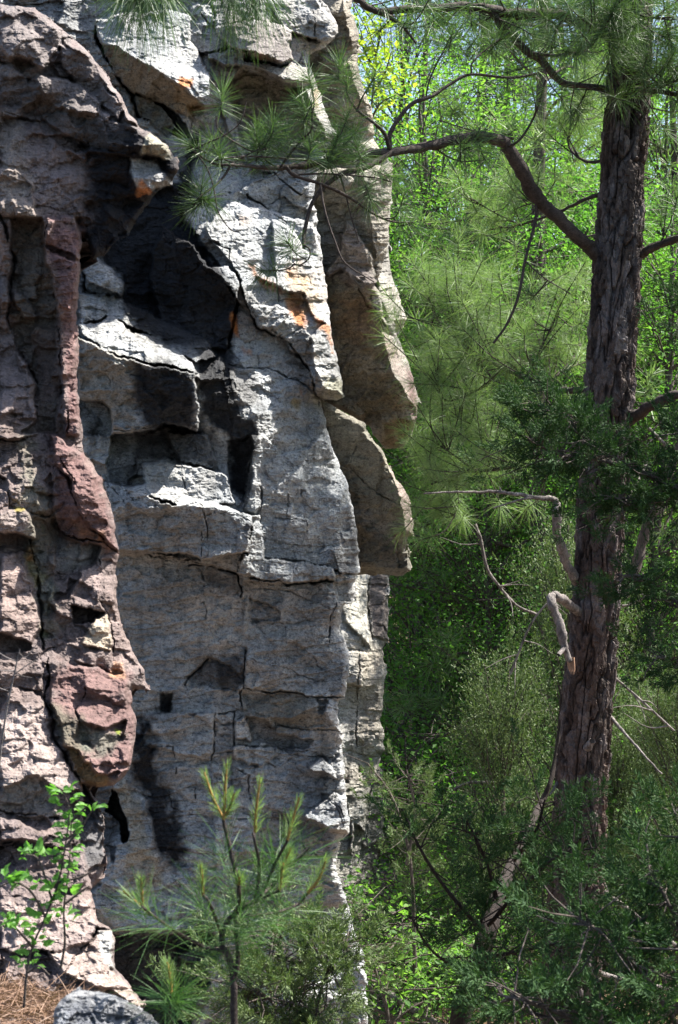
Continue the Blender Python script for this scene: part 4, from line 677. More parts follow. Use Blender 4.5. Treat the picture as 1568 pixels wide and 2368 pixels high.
# the crooked main bough over the cliff
bough(pine, [(1385,600,9),(1362,572,8.95),(1340,552,8.9),(1290,503,8.85),(1240,455,8.8),(1195,375,8.7),(1168,332,8.65),(1140,322,8.6),(1105,317,8.55),(1050,325,8.45),(960,344,8.3),(860,357,8.15),(760,372,8),(700,384,7.9),(640,388,7.8),(585,385,7.7),(530,381,7.6)],
 [17,15,15,15,16,14,13,12,11,10,9,7,5.5,4,3],
 [([(530,381,7.6),(500,380,7.6),(470,366,7.55),(447,346,7.5),(440,335,7.5)], [2.6,1.6]), ([(532,384,7.6),(520,405,7.6),(495,432,7.55),(462,455,7.5),(444,482,7.5)], [2.6,1.6]),
  ([(447,346,7.5),(480,330,7.5),(520,312,7.5),(555,283,7.5),(570,235,7.5)], [1.6,1.1]), ([(450,350,7.5),(478,388,7.5),(493,430,7.5),(505,490,7.5),(535,532,7.5),(558,533,7.5)], [1.6,1]),
  ([(500,268,7.6),(505,300,7.6),(545,330,7.65),(585,350,7.7),(620,342,7.7)], [1.8,1.4]), ([(490,372,7.6),(560,362,7.65),(640,365,7.75),(720,372,7.9)], [1.5,2]), ([(585,350,7.7),(548,372,7.65),(533,382,7.6)], [1.7,1.7]),
  ([(902,350,8.2),(890,310,8.15),(862,282,8.1),(830,258,8.1),(806,226,8.05),(800,190,8)], [5,3.5,2.5,1.8]), ([(825,258,8.1),(838,225,8.05),(865,180,8)], [2,1.5]), ([(760,372,8),(770,340,7.95),(782,315,7.9)], [2,1.4]), ([(650,385,7.8),(690,330,7.8),(720,300,7.75),(722,250,7.75)], [2.4,1.5]),
  ([(900,340,8.2),(906,300,8.2),(950,242,8.25),(1000,222,8.3),(1045,192,8.35),(1090,172,8.4),(1180,180,8.5),(1240,170,8.6)], [6,4,3,2.5]), ([(1090,172,8.4),(1096,140,8.4),(1158,88,8.5)], [2.2,1.5]), ([(985,230,8.3),(995,180,8.3),(1046,78,8.3)], [2,1.4]),
  ([(905,352,8.2),(865,378,8.1),(830,394,8.05),(795,400,8),(752,430,7.95),(722,470,7.9),(705,530,7.85),(702,574,7.8)], [6,5.5,4.5,3.5]), ([(702,565,7.8),(716,577,7.8),(714,598,7.8),(692,613,7.8),(676,606,7.8)], [2,1.1]),
  ([(662,386,7.8),(682,406,7.8),(740,425,7.85),(800,452,7.95),(860,492,8.05),(906,512,8.1),(960,515,8.1)], [4,3,1.4]), ([(740,425,7.85),(752,490,7.8),(775,560,7.8),(800,610,7.8),(865,652,7.85)], [2.5,1.4]), ([(785,402,8),(800,450,8),(812,500,8),(830,560,8)], [2,1.2]),
  ([(680,404,7.8),(760,402,7.9),(860,410,8),(905,420,8)], [2,1.2]), ([(1000,325,8.4),(1010,345,8.4),(1060,372,8.45),(1120,370,8.5)], [2,1.3]), ([(1168,340,8.65),(1200,325,8.6),(1235,270,8.6),(1262,185,8.6)], [3,2.6,2.6]), ([(1240,460,8.8),(1238,510,8.8),(1215,600,8.75),(1200,680,8.7),(1175,745,8.7),(1141,794,8.7)], [4,3.2,2.6]), ([(1212,600,8.75),(1255,640,8.7),(1320,680,8.7)], [1.6,1])],
 [(515,208,7.6,.1,-1,0),(634,302,7.7,.5,-.8,-.2),(722,240,7.75,.4,-.8,-.1),(786,140,8,.1,-1,0),(803,175,8,0,-1,.1),(866,175,8,.4,-.9,0),(829,300,8,.7,-.7,-.2),(509,349,7.6,-.1,-.9,-.4),(466,428,7.5,.1,-1,-.3),(444,484,7.5,-.7,.5,-.2),(440,334,7.5,-.8,-.4,-.1),(722,326,7.8,.2,-.9,.1),
  (782,313,7.9,.3,-.9,-.2),(600,330,7.7,.2,-.8,-.6),(660,300,7.8,-.2,-.8,.4),(458,464,7.5,-.5,.2,-.6),(690,232,7.8,-.6,-.6,.2),(905,410,8,.7,.3,-.2),(820,330,8,-.3,-.8,.3),(960,515,8.1,.9,-.2,0),(1046,76,8.3,.2,-1,0),(1111,292,8.5,.3,-1,0),(1120,370,8.5,.3,.9,0),(1158,88,8.5,.5,-.6,0),(950,395,8.3,.6,.6,.1),(1065,375,8.4,0,1,0),(860,470,8,.3,.8,0)],
 auto=16, auto_rng=(.45, 1), autolen=(.08, .2), tuft_kw=TK)
# dark boughs across the top and their hanging needles
bough(pine, [(1440,100,9),(1402,78,9),(1340,52,8.9),(1272,31,8.8),(1184,31,8.7),(1110,18,8.6),(1038,16,8.5),(950,20,8.4),(872,26,8.3),(830,0,8.2),(800,-30,8.2)], [15,14,13,12,10,9,8,7,5],
 [([(872,26,8.3),(905,42,8.3),(935,66,8.3),(962,100,8.3)], [6,4,2.5]), ([(1116,10,8.6),(1148,42,8.65),(1184,83,8.7),(1220,120,8.75),(1252,140,8.8),(1298,190,8.85),(1350,198,8.9),(1400,203,8.95)], [6,8,9,9,8,6,6]), ([(1220,122,8.75),(1290,128,8.7),(1360,110,8.7),(1395,60,8.7),(1400,0,8.7)], [4,3,2.5]), ([(1300,40,8.8),(1280,90,8.8),(1270,130,8.8)], [2.5,2])],
 [(1174,203,8.6,0,1,-.2),(1240,-5,8.6,-.2,1,-.3),(1090,60,8.4,.1,1,0),(1000,70,8.4,-.1,1,0)], auto=58, auto_rng=(.08, 1), autolen=(.1, .38), up=-.05, tuft_kw=dict(n=100, L=.15, w=.0021, droop=.3))
bough(pine, [(1440,205,9),(1490,208,8.8),(1532,213,8.7),(1600,225,8.6)], [8,6,5], [([(1532,213,8.7),(1507,177,8.5)], [3,2])], [(1507,177,8.5,-.5,-.3,-.8),(1560,120,8.5,.3,-.6,-.5)], auto=16, auto_rng=(.0, 1), tuft_kw=TK)
bough(pine, [(1462,40,9),(1440,20,8.7),(1440,-20,8.3),(1500,-60,8)], [7,5], [([(1440,20,8.7),(1400,60,8.5),(1360,70,8.4)], [3,2]), ([(1440,20,8.6),(1500,40,8.5),(1560,40,8.4)], [3,2])], [(1439,26,8.4,0,.5,-.8),(1410,130,8.5,0,1,-.3)], auto=34, autolen=(.08, .4), tuft_kw=dict(n=115, L=.16, w=.0021, droop=.3))
bough(pine, [(1475,592,9),(1500,578,8.95),(1540,560,8.9),(1600,545,8.8)], [14,10,9,8], auto=5, auto_rng=(.5, 1), tuft_kw=TK)
bough(pine, [(1445,975,9),(1475,958,8.9),(1510,936,8.8),(1560,915,8.7),(1620,905,8.6)], [17,13,12,10])
bough(pine, [(1395,447,9),(1350,463,9.1),(1293,489,9.2),(1205,520,9.3),(1132,530,9.4)], [6,4,3,2], [([(1293,489,9.2),(1240,470,9.2),(1189,484,9.2)], [2,1.5]), ([(1205,520,9.3),(1140,490,9.3),(1090,458,9.3)], [1.8,1.2])], [(1088,458,9.3,-.4,-.8,-.3),(1117,500,9.3,-.6,0,-.5),(1189,484,9.2,-.4,-.6,-.5),(1030,515,9.3,-.8,.1,0)], auto=14, nmat=needL, tuft_kw=TK)
bough(pine, [(1400,372,9),(1350,372,9.1),(1314,333,9.2),(1330,276,9.3),(1376,250,9.3)], [4,3,2.5,2], auto=14, nmat=needL, tuft_kw=TK)
bough(pine, [(1353,902,9),(1285,900,9.2),(1223,876,9.4),(1161,850,9.6),(1122,828,9.7),(1084,818,9.8),(1055,785,9.9),(1055,756,9.9),(1074,727,9.9),(1113,703,9.9)], [8,6,5.5,5,4,3.4,3,2.5,2],
 [([(1161,850,9.6),(1122,890,9.7),(1069,919,9.8),(1026,922,9.8),(1007,852,9.8)], [4,3,2,1.4]), ([(1218,871,9.4),(1247,814,9.4),(1266,775,9.4),(1295,718,9.4)], [3,2,1.5]), ([(1290,900,9.2),(1240,905,9.3),(1180,900,9.4)], [3,2]), ([(1055,785,9.9),(1010,740,10),(1005,690,10)], [2,1.2]), ([(1084,818,9.8),(1180,760,9.7),(1220,700,9.6)], [2,1.2]), ([(1270,885,9.3),(1330,820,9.5),(1345,740,9.6)], [2.4,1.3])],
 [(983,625,10,0,-.3,-.9),(1035,640,10,0,-1,0),(1110,640,10,.3,-1,0),(1295,718,9.4,.3,-1,0)], auto=120, auto_rng=(.1, 1), autolen=(.1, .55), up=.5, nmat=needL, tuft_kw=dict(n=105, L=.14, w=.0017, droop=.25))
bough(pine, [(1350,1075,9.1),(1233,1078,9.4),(1151,1085,9.6),(1074,1092,9.8),(1045,1097,9.9),(997,1121,9.9)], [6,5,4,3.4,2.5], [([(1084,1078,9.8),(1045,1049,9.8),(1007,1025,9.8)], [2.5,1.5]), ([(1170,1085,9.6),(1120,1000,9.7),(1040,960,9.8)], [2.4,1.4]), ([(1040,1097,9.9),(1060,1150,9.9),(1050,1200,9.9)], [1.6,1])],
 auto=85, auto_rng=(.15, 1), autolen=(.1, .5), up=.5, nmat=needL, tuft_kw=dict(n=105, L=.14, w=.0017, droop=.25))
# dead limbs
bough(pine, [(1335,1350,9),(1325,1330,8.9),(1308,1300,8.85),(1300,1270,8.8),(1288,1235,8.75),(1287,1190,8.7),(1288,1165,8.7),(1275,1153,8.7),(1240,1151,8.65),(1190,1142,8.6),(1140,1137,8.6),(1070,1138,8.5),(980,1140,8.4)], [9,11,9,11,10,11,8,6,4.5,4.5,3.5,2.6,1.5], [([(1160,1140,8.6),(1155,1125,8.6)], [2.5,1.5]), ([(1240,1151,8.65),(1205,1155,8.6),(1140,1175,8.6)], [3.4,1.5])], mat=bark_dead, name='dead_branch')
bl = bough(pine, [(1350,1425,9),(1325,1405,8.85),(1300,1385,8.75),(1278,1378,8.7),(1276,1395,8.65),(1290,1430,8.65),(1300,1465,8.65),(1306,1500,8.65),(1318,1530,8.65)], [12,10,12,9,11,9,11,8,6], [([(1306,1495,8.65),(1292,1515,8.6)], [7,5])], mat=bark_dead, name='dead_branch')
mb = MB()
for a in range(7): mb.tube([P(1312+a*2.4, 1520, 8.65), P(1315+a*2.2, 1545, 8.64), P(1317+a*2, 1552+(a*7) % 13, 8.63)], [.006, .005, .001], 5)
o = mb.build('splintered_end', wood_broken); o.parent = bl
bough(pine, [(1362,985,9),(1345,968,8.9),(1325,955,8.85),(1305,945,8.8),(1290,940,8.8)], [15,12,10,7,2], mat=bark_dead, name='dead_branch')
bough(pine, [(1350,1735,8.95),(1358,1728,8.85),(1372,1712,8.8)], [12,9,7], mat=bark_dead, name='dead_branch')
for q in ([(1405,1650,9),(1440,1690,8.9),(1480,1735,8.8),(1530,1790,8.7)], [(1290,1810,9),(1270,1840,8.9)], [(1410,1190,9.1),(1460,1140,9.3),(1500,1060,9.5)]):
    bough(pine, q, [5, 3, 2], mat=bark_dead, name='dead_branch')
# ---------------------------------------------------------------- leaves, crowns, kinds of plant
def leaf_quads(c, L, r, up=.8, wr=.55):
    """c (n,3) leaf centres: one rhombus each, tilted about the horizontal"""
    n = len(c); nrm = r.normal(0, .55, (n, 3)); nrm[:, 2] += up; nrm /= np.linalg.norm(nrm, axis=1)[:, None]
    a = np.cross(nrm, r.normal(size=(n, 3))); a /= np.linalg.norm(a, axis=1)[:, None]; b = np.cross(nrm, a)
    L = (np.broadcast_to(L, (n,))*(.45+.9*r.random(n)**1.5))[:, None]
    v = np.stack([c-a*L/2, c+b*L*wr/2+nrm*L*.06, c+a*L/2-nrm*L*.1, c-b*L*wr/2+nrm*L*.06], 1).reshape(-1, 3)
    return v, np.arange(4*n).reshape(-1, 4)
def clump_leaves(mb, centers, n, rad, flat, L, r, up=.8):
    for c in centers:
        k = int(n*(.5+r.random())); u = r.normal(size=(k, 3))*np.array([rad, rad, rad*flat])*(.6+.7*r.random())
        u[:, 2] -= (u[:, 0]**2+u[:, 1]**2)/rad*.18
        mb.add(*leaf_quads(np.asarray(c)+u, L, r, up))
def limb_to(mb, a, b, r0, r1, r, k=6, sag=.2):
    a = V(a); b = V(b); m = a*.5+b*.5+r.normal(0, .06, 3)*np.linalg.norm(b-a)+np.array([0, 0, sag*np.linalg.norm(b-a)*.3]); mb.tube(smooth_path([a, m, b], 5), [r0, r1], k, .1, seed=r.random()*9)
def broadleaf(name, label, cat, seed, h, cr, c0, nclump, nleaf, L, lm, tr=.075, rad=.42, group=None, bark=None, flat=.32, lean=.3):
    r = np.random.default_rng(seed); root = thing(name, label, cat, group=group)
    mb = MB(); ln = r.normal(0, lean, 2); top = np.array([ln[0], ln[1], h]); pts = smooth_path([(0, 0, -.4), (ln[0]*.2+r.normal(0, .1), ln[1]*.2, h*.35), (ln[0]*.6, ln[1]*.6+r.normal(0, .1), h*.7), top*.97], 8)
    mb.tube(pts, [tr, tr*.8, tr*.55, tr*.15], 9, .12, seed=seed)
    cs = []
    for i in range(nclump):
        z = c0+(h-c0)*(r.random()**.9); f = math.sin(math.pi*min(1, max(.08, (z-c0)/(h-c0)*.8+.12)))**.6; a = r.random()*2*math.pi; q = cr*f*(.25+.75*r.random()**.6)
        i0 = int(np.clip((z-.15*h)/h, .12, .95)*(len(pts)-1)); b0 = pts[i0]; c = np.array([b0[0]+q*math.cos(a), b0[1]+q*math.sin(a), z]); cs.append(c)
        limb_to(mb, b0, c, tr*.28*(1.1-z/h)+.008, .006, r, 5)
        for _ in range(3): e = c+r.normal(0, rad*.7, 3)*[1, 1, .4]; mb.tube([c, e], [.007, .003], 4)
    mb.build('trunk', bark or bark_grey, root, smooth=True)
    lb = MB(); clump_leaves(lb, cs, nleaf, rad, flat, L, r); lb.build('crown', lm, root)
    return root
def juniper(name, label, cat, seed, h, cr, n, jm, group=None, c0=.4, dense=1.5, L=.026, w=.0065):
    r = np.random.default_rng(seed); root = thing(name, label, cat, group=group); mb = MB(); lb = MB()
    pts = smooth_path([(0, 0, -.4), (r.normal(0, .08), r.normal(0, .08), h*.4), (r.normal(0, .12), r.normal(0, .12), h*.98)], 9); mb.tube(pts, [.07, .05, .01], 8, .15, seed=seed)
    for i in range(n):
        z = c0+(h-c0)*r.random(); a = r.random()*2*math.pi; q = cr*(1.05-.8*z/h)*(.5+.5*r.random()); b0 = pts[int(np.clip(z/h-.08, 0, .97)*(len(pts)-1))]; e = np.array([b0[0]+q*math.cos(a), b0[1]+q*math.sin(a), z+q*.25])
        limb_to(mb, b0, e, .014, .004, r, 5, -.1)
        m = int(46*dense*(.5+r.random())); t = .35+.7*r.random(m)**.8; c = b0+(e-b0)*t[:, None]+r.normal(0, .13, (m, 3))*[1, 1, .8]
        d = (e-b0)/np.linalg.norm(e-b0)*.7+np.array([0, 0, .4])+r.normal(0, .45, (m, 3)); d /= np.linalg.norm(d, axis=1)[:, None]
        for k in range(9):
            dd = d+r.normal(0, .5, (m, 3)); dd /= np.linalg.norm(dd, axis=1)[:, None]; o = c+d*(.016*k-.05)+r.normal(0, .012, (m, 3))
            lb.add(*needle_quads(o, dd, L*(.7+.6*r.random(m)), w, 0, r))
    mb.build('trunk', bark_grey, root, smooth=True); lb.build('foliage', jm, root); return root
def far_pine(name, label, cat, seed, h, r0, group=None, c0=3., nl=46, lm=None, nn=42, w=.008, tl=.2, cr=1.9):
    r = np.random.default_rng(seed); root = thing(name, label, cat, group=group); mb = MB(); nb = MB()
    pts = smooth_path([(0, 0, -.5), (r.normal(0, .15), 0, h*.5), (r.normal(0, .25), r.normal(0, .2), h)], 10); mb.tube(pts, [r0, r0*.75, r0*.15], 10, .1, seed=seed)
    for i in range(nl):
        z = c0+(h-c0)*(i+.5*r.random())/nl; a = i*2.4+r.normal(0, .3); q = cr*(1.15-.75*z/h)*(.6+.5*r.random()); b0 = pts[int(np.clip(z/h, 0, .98)*(len(pts)-1))]; e = b0+np.array([q*math.cos(a), q*math.sin(a), q*.15+.1])
        limb_to(mb, b0, e, .03*(1.2-z/h)+.006, .006, r, 5, .1)
        for _ in range(8):
            t = .3+.7*r.random(); p = b0+(e-b0)*t; dr = (e-b0)/q*.5+r.normal(0, .5, 3)+[0, 0, .35]; dr /= np.linalg.norm(dr); tip = p+dr*(.15+.3*r.random()); mb.tube([p, tip], [.006, .004], 4); tuft(nb, tip, dr, r, n=nn, L=tl, w=w)
    mb.build('trunk', bark_grey, root, smooth=True); nb.build('needles', lm or needL, root); return root
leafY = leaf_material('bright_leaves', (.05, .13, .025), (.16, .28, .055), .5); leafG = leaf_material('green_leaves', (.05, .14, .025), (.12, .25, .05), .45); leafD = leaf_material('dark_leaves', (.04, .11, .025), (.085, .19, .04), .4)
leafY2 = leaf_material('yellow_leaves', (.17, .26, .03), (.30, .33, .05), .5); junM = leaf_material('juniper_scales', (.05, .085, .03), (.12, .16, .06), .2, .6); junShade = leaf_material('shaded_juniper_scales', (.016, .042, .016), (.04, .082, .024), .15, .7, .15); farN = needle_mat('far_pine_needles', (.04, .085, .03), (.09, .14, .05))  # second juniper colour is darkened to carry the shade on the near junipers
def put(o, x, d, y=None, s=1., rz=0., label=None):
    """stand it on the ground at picture column x and distance d; or with its foot at (x, y, d)"""
    X = (x-784)/F*d; z = float(ground_z(X, d)) if y is None else (1184-y)/F*d
    o.location = (X, d, z); o.scale = (s,)*3; o.rotation_euler = (0, 0, rz)
    if label: o['label'] = label
    return o
def again(o, x, d, s=1., rz=0., y=None, label=None): return put(copy_tree(o), x, d, y, s, rz, label)
gB = 'leafy trees in the wood behind the pine'; gP = 'pines in the wood behind'; gS = 'leafy shrubs under the trees'; gJ = 'junipers under the trees'
T1 = broadleaf('broadleaf_tree', 'bright green leafy tree rising right of the overhanging block', 'tree', 11, 9.5, 2.3, 2.2, 110, 210, .062, leafY, group=gB)
T2 = broadleaf('broadleaf_tree', 'green leafy tree between the dead limb and the cliff foot', 'tree', 12, 8.0, 2.2, 1.4, 110, 210, .058, leafG, group=gB)
T3 = broadleaf('broadleaf_tree', 'darker leafy tree filling the gap beside the slab', 'tree', 13, 7.0, 2.1, .8, 110, 210, .055, leafD, group=gB)
put(T1, 1010, 19, rz=.4); put(T2, 1130, 19, rz=1); put(T3, 960, 20.5, rz=2)
again(T1, 1240, 24, 1.15, 2.0, label='bright leafy tree seen under the crooked bough'); again(T1, 1520, 20, 1.0, 3.3, label='bright leafy tree right of the tall pine trunk'); again(T1, 880, 25, 1.3, 4.4, label='tall bright leafy tree closest to the top of the cliff')
again(T1, 1420, 30, 1.1, 5.5, label='bright leafy tree far back behind the pine trunk')
again(T2, 1290, 18, 1., 2.4, label='green leafy tree just left of the lower pine trunk'); again(T2, 1500, 17, .95, 4, label='green leafy tree low on the right of the pine trunk'); again(T2, 980, 24, 1.2, 5.2, label='green leafy tree behind the bough tip'); again(T2, 1600, 23, 1.2, .3, label='green leafy tree at the right edge')
again(T3, 1180, 22, 1.15, 1.1, label='dark leafy tree behind the dead limb'); again(T3, 1400, 22, 1.2, 2.9, label='dark leafy tree hidden by the pine trunk'); again(T3, 1040, 28, 1.5, 3.9, label='dark leafy tree in the middle distance beside the cliff'); again(T3, 1580, 27, 1.5, 4.9, label='dark leafy tree at the far right')
again(T1, 3560, 6.6, .85, 1.7, label='leafy tree standing just outside the right edge, shading the junipers')
again(T1, 1130, 18, .9, .9, label='bright leafy sapling tree right behind the pine needles and near the block'); again(T2, 1150, 16.8, .6, 2.2, label='small leafy tree standing before the darker wood under the slab'); again(T1, 1470, 18.2, .72, 5.2, label='small bright leafy tree close right of the trunk')
ys = thing('leafy_branch', 'yellow-green leafy branch beside the top edge of the cliff', 'branch', P(850, 330, 13.4)); bpy.context.view_layer.update(); r = np.random.default_rng(3); mb = MB(); lb = MB()
for q in [[(850,330,13.4),(862,220,13.4),(868,130,13.4),(850,60,13.4)], [(862,220,13.4),(890,170,13.3),(905,120,13.2)], [(866,160,13.4),(840,110,13.4),(835,70,13.4)], [(856,280,13.4),(880,240,13.3),(915,220,13.2)], [(868,130,13.4),(880,80,13.3),(880,30,13.3)]]:
    p = path_px(q, 8); mb.tube(p, [.012, .004], 5, .1); clump_leaves(lb, p[6::3], 22, .13, .7, .07, r)
ys.location = P(850, 330, 13.4)
for o in (mb.build('twigs', bark_grey, None), lb.build('leaves', leafY2)): o.parent = ys; o.matrix_parent_inverse = mathutils.Matrix.Translation(ys.location).inverted()
Q1 = far_pine('pine_tree', 'slim pine with dark trunk left of the crooked bough', 'tree', 21, 15, .13, group=gP, lm=farN); put(Q1, 1092, 26)
Q2 = far_pine('pine_tree', 'pale green pine behind the elbow of the bough', 'tree', 22, 12, .11, group=gP, c0=2.); put(Q2, 1260, 17, rz=1)
again(Q1, 1170, 30, 1, 2, label='slim pine behind the bough elbow'); again(Q1, 1500, 25, 1, 3.2, label='slim pine right of the trunk'); again(Q1, 960, 36, 1.1, 1, label='far pine beside the cliff top'); again(Q2, 1560, 19.5, .9, 4.1, label='pale pine at the right edge'); again(Q2, 1340, 25, 1.1, 5, label='pale pine far behind the trunk')
S1 = broadleaf('shrub', 'low green shrub at the foot of the cliff', 'shrub', 31, 1.9, .9, .15, 34, 70, .06, leafG, .025, .3, gS, flat=.5, lean=.15)
S2 = broadleaf('shrub', 'low pale green shrub near the fallen branch', 'shrub', 32, 1.3, .8, .1, 30, 60, .07, leafY, .02, .26, gS, flat=.5, lean=.15)
put(S1, 950, 15.5); put(S2, 905, 13.2, s=.8)
again(S2, 905, 11.6, .9, 2., label='sunlit pale green shrub low beside the cliff foot, nearest the camera'); again(S2, 1130, 11.9, .6, 1., label='pale green shrub at the bottom by the slanting stem')
i = 0
for x, d, s, w in [(985,15.2,.8,0),(1010,17.5,1.1,0),(1190,19.5,1,1),(1130,14.2,.75,1),(1230,15.5,.9,0),(1050,21,1.3,0),(930,19,1.2,0),(1400,15,1,0),(1480,14,.9,1),(1540,16.5,1.2,0),(980,13,.6,1),(1440,19,1.4,0),(1290,21,1.3,0),(1150,24,1.6,0),(1590,13.5,.9,0),(880,21,1.2,0),(1060,13.2,.5,0),(1340,13.8,.9,0),(1520,12.6,.7,1),(1220,12.4,.5,0),(1000,12.3,.45,0)]:
    i += 1; again([S1, S2][w], x, d, s, i*1.3, label=['green','pale green'][w]+' shrub '+['in the deep shade by the cliff','on the brown litter slope','just left of the pine trunk','behind the fallen sticks','right of the pine trunk','among the sunlit undergrowth'][i % 6]+', '+['near','far','middle','low'][i//6]+' row')
J1 = juniper('juniper', 'feathery juniper behind the dead hooked limb', 'juniper', 41, 3.6, 1.1, 70, junM, gJ); put(J1, 1180, 13.2, s=.8)
for k, (x, d, s) in enumerate([(975,14.4,.4),(1330,14.2,1.1),(1500,13.6,.7),(1420,13.4,.6),(1570,12.4,.8)]):
    again(J1, x, d, s, k*1.1+.4, label='feathery juniper '+['small, beside the foot of the buttress','behind the lower pine trunk','right of the trunk with bare sticks','small, close right of the trunk','small, at the foot of the buttress','low, left of the trunk base','at the right edge of the view','in shade below the slab'][k])
# the wooded hillside behind everything: too far and too dense to count
r = np.random.default_rng(77); mb = MB()
for k in range(620):
    x = r.uniform(-14, 34); y = r.uniform(31, 62); z = float(ground_z(x, y)); hh = r.uniform(3.5, 7.0)*(1.0 if y < 50 else .8); n = 150
    c = np.array([x, y, z])+r.normal(0, 1, (n, 3))*[1.0, 1.0, hh*.24]+[0, 0, hh*.5]; mb.add(*leaf_quads(c, .26, r, .7, .7))
tag(mb.build('woodland', leafD), 'distant wooded slope reading as one green mass', 'woodland', kind='stuff')
mb = MB(); n = 26000; x = r.uniform(-3, 9, n); y = r.uniform(11, 30, n); keep = fbm(x*.8, y*.8, 3, 8) > -.02; x, y = x[keep], y[keep]
mb.add(*leaf_quads(np.stack([x, y, ground_z(x, y)+.03+.22*r.random(len(x))**2], -1), .06, r, .9))
tag(mb.build('ground_cover', leafD), 'low green plants covering the brown forest floor', 'ground cover', kind='stuff')

mb = MB(); n = 42000; x = r.uniform(-3, 9, n); y = r.uniform(11, 26, n)
mb.add(*leaf_quads(np.stack([x, y, ground_z(x, y)+.01+.03*r.random(n)], -1), .085, r, 1.6, .7))
tag(mb.build('fallen_leaves', leaf_material('dead_leaves', (.07, .04, .025), (.30, .19, .12), .1)), 'brown fallen leaves covering the slope between the trunks', 'fallen leaves', kind='stuff')
# ---------------------------------------------------------------- foreground plants and loose rock
def candle(cb, nb, base, tip, r, rad=.0038, n=120, L=.034):
    base = V(base); tip = V(tip); ax = (tip-base); ln = np.linalg.norm(ax); ax /= ln; mid = base*.5+tip*.5+r.normal(0, .03, 3)*ln
    cb.tube(smooth_path([base, mid, tip], 5), [rad, rad*.9, rad*.6], 7)
    u = r.random(n); p = base+(tip-base)*u[:, None]; e = r.normal(size=(n, 3)); e -= ax*(e@ax)[:, None]; e /= np.linalg.norm(e, axis=1)[:, None]
    a = np.radians(38-18*u+r.normal(0, 7, n))[:, None]; nb.add(*needle_quads(p+e*rad, ax*np.cos(a)+e*np.sin(a), L*(1.0-.5*u)*(.8+.4*r.random(n)), .0012, 0, r))
yp = thing('young_pine', 'young pine with upright yellow-green candles in front of the cliff foot', 'young pine', P(545, 2750, 3.6))
bpy.context.view_layer.update(); r = np.random.default_rng(5); sb = MB(); cb = MB(); nb = MB(); cn = MB()
for pts, rad in [([(545,2750,3.6),(541,2368,3.6),(540,2270,3.6),(528,2210,3.6),(512,2185,3.6),(520,2140,3.6),(545,2110,3.6),(575,2090,3.62),(602,2075,3.65),(630,2045,3.7),(655,2010,3.7),(690,1985,3.7),(715,1960,3.7)], [9,8.5,8,7,6,6,6,5,4,3]), ([(541,2270,3.6),(550,2220,3.6),(546,2160,3.6),(543,2120,3.6)], [6,5,4]),
   ([(550,2110,3.6),(552,2050,3.6),(537,1985,3.6),(527,1940,3.6),(518,1905,3.6),(517,1895,3.6)], [6,5,4.5,4]), ([(590,2080,3.62),(600,2010,3.6),(590,1950,3.55),(585,1925,3.55)], [4,3.4]), ([(602,2075,3.65),(640,1990,3.6),(664,1945,3.55)], [4,3]), ([(512,2160,3.6),(485,2090,3.5),(470,2070,3.5)], [4,3]),
   ([(470,2190,3.6),(400,2150,3.5),(345,2110,3.4),(328,2095,3.4)], [4,3,2.5]), ([(520,2200,3.6),(470,2190,3.6)], [4,4]), ([(560,2120,3.6),(640,2110,3.65),(690,2090,3.7),(712,2065,3.7)], [4,3,2.5]), ([(545,2110,3.6),(556,2080,3.5),(552,2050,3.45)], [3,3]), ([(610,2075,3.6),(645,2060,3.5)], [3,3])]:
    sb.tube(path_px(pts, 5), V(rad)/F*3.6, 8, .15, seed=rad[0])
for (a, b) in [((517,1895),(472,1785)),((518,1895),(525,1765)),((520,1890),(542,1835)),((590,1925),(602,1798)),((664,1945),(692,1845)),((470,2072),(464,2000)),((328,2095),(326,2030)),((712,2065),(755,1985)),((645,2060),(655,1995)),((552,2045),(553,2030)),((350,2115),(285,2060)),((655,2010),(672,1962))]:
    dz = r.uniform(-.05, .05); cb = MB(); cn = MB(); candle(cb, cn, P(a[0], a[1], 3.58+dz), P(b[0], b[1], 3.56+dz), r); cd = local(cb.build('shoot', candleM, None, smooth=True), yp); cn.build('shoot_needles', needL).parent = cd
for (x, y, dx, dy, d) in [(520,1960,0,-1,3.6),(535,2010,0,-1,3.6),(600,2000,.2,-1,3.6),(640,1985,.4,-1,3.6),(662,1950,.4,-1,3.6),(470,2085,-.2,-1,3.5),(455,2090,-.6,-.8,3.5),(330,2100,-.2,-1,3.4),(345,2112,-.6,-.4,3.4),(700,2075,.6,-.8,3.7),(648,2070,.3,-1,3.5),(560,2090,.1,-1,3.5),(590,2110,.3,-.9,3.6),(530,2130,-.3,-.8,3.6),(500,2120,-.5,-.8,3.55),(620,2060,.4,-.7,3.6),(570,2050,.2,-1,3.6),(610,2130,.8,-.2,3.6),(680,2020,.5,-.7,3.7),(560,2180,.4,-.6,3.6),(500,2210,-.4,-.4,3.6),(715,1970,.6,-.7,3.7)]:
    tuft(nb, P(x, y, d), (dx, r.uniform(-.5, .4), -dy), r, n=44, L=.12, w=.0011, back=.07, droop=.1, spread=(20, 95))
local(sb.build('stem', bark_pine, None, smooth=True), yp); local(nb.build('needles', needY, None), yp)
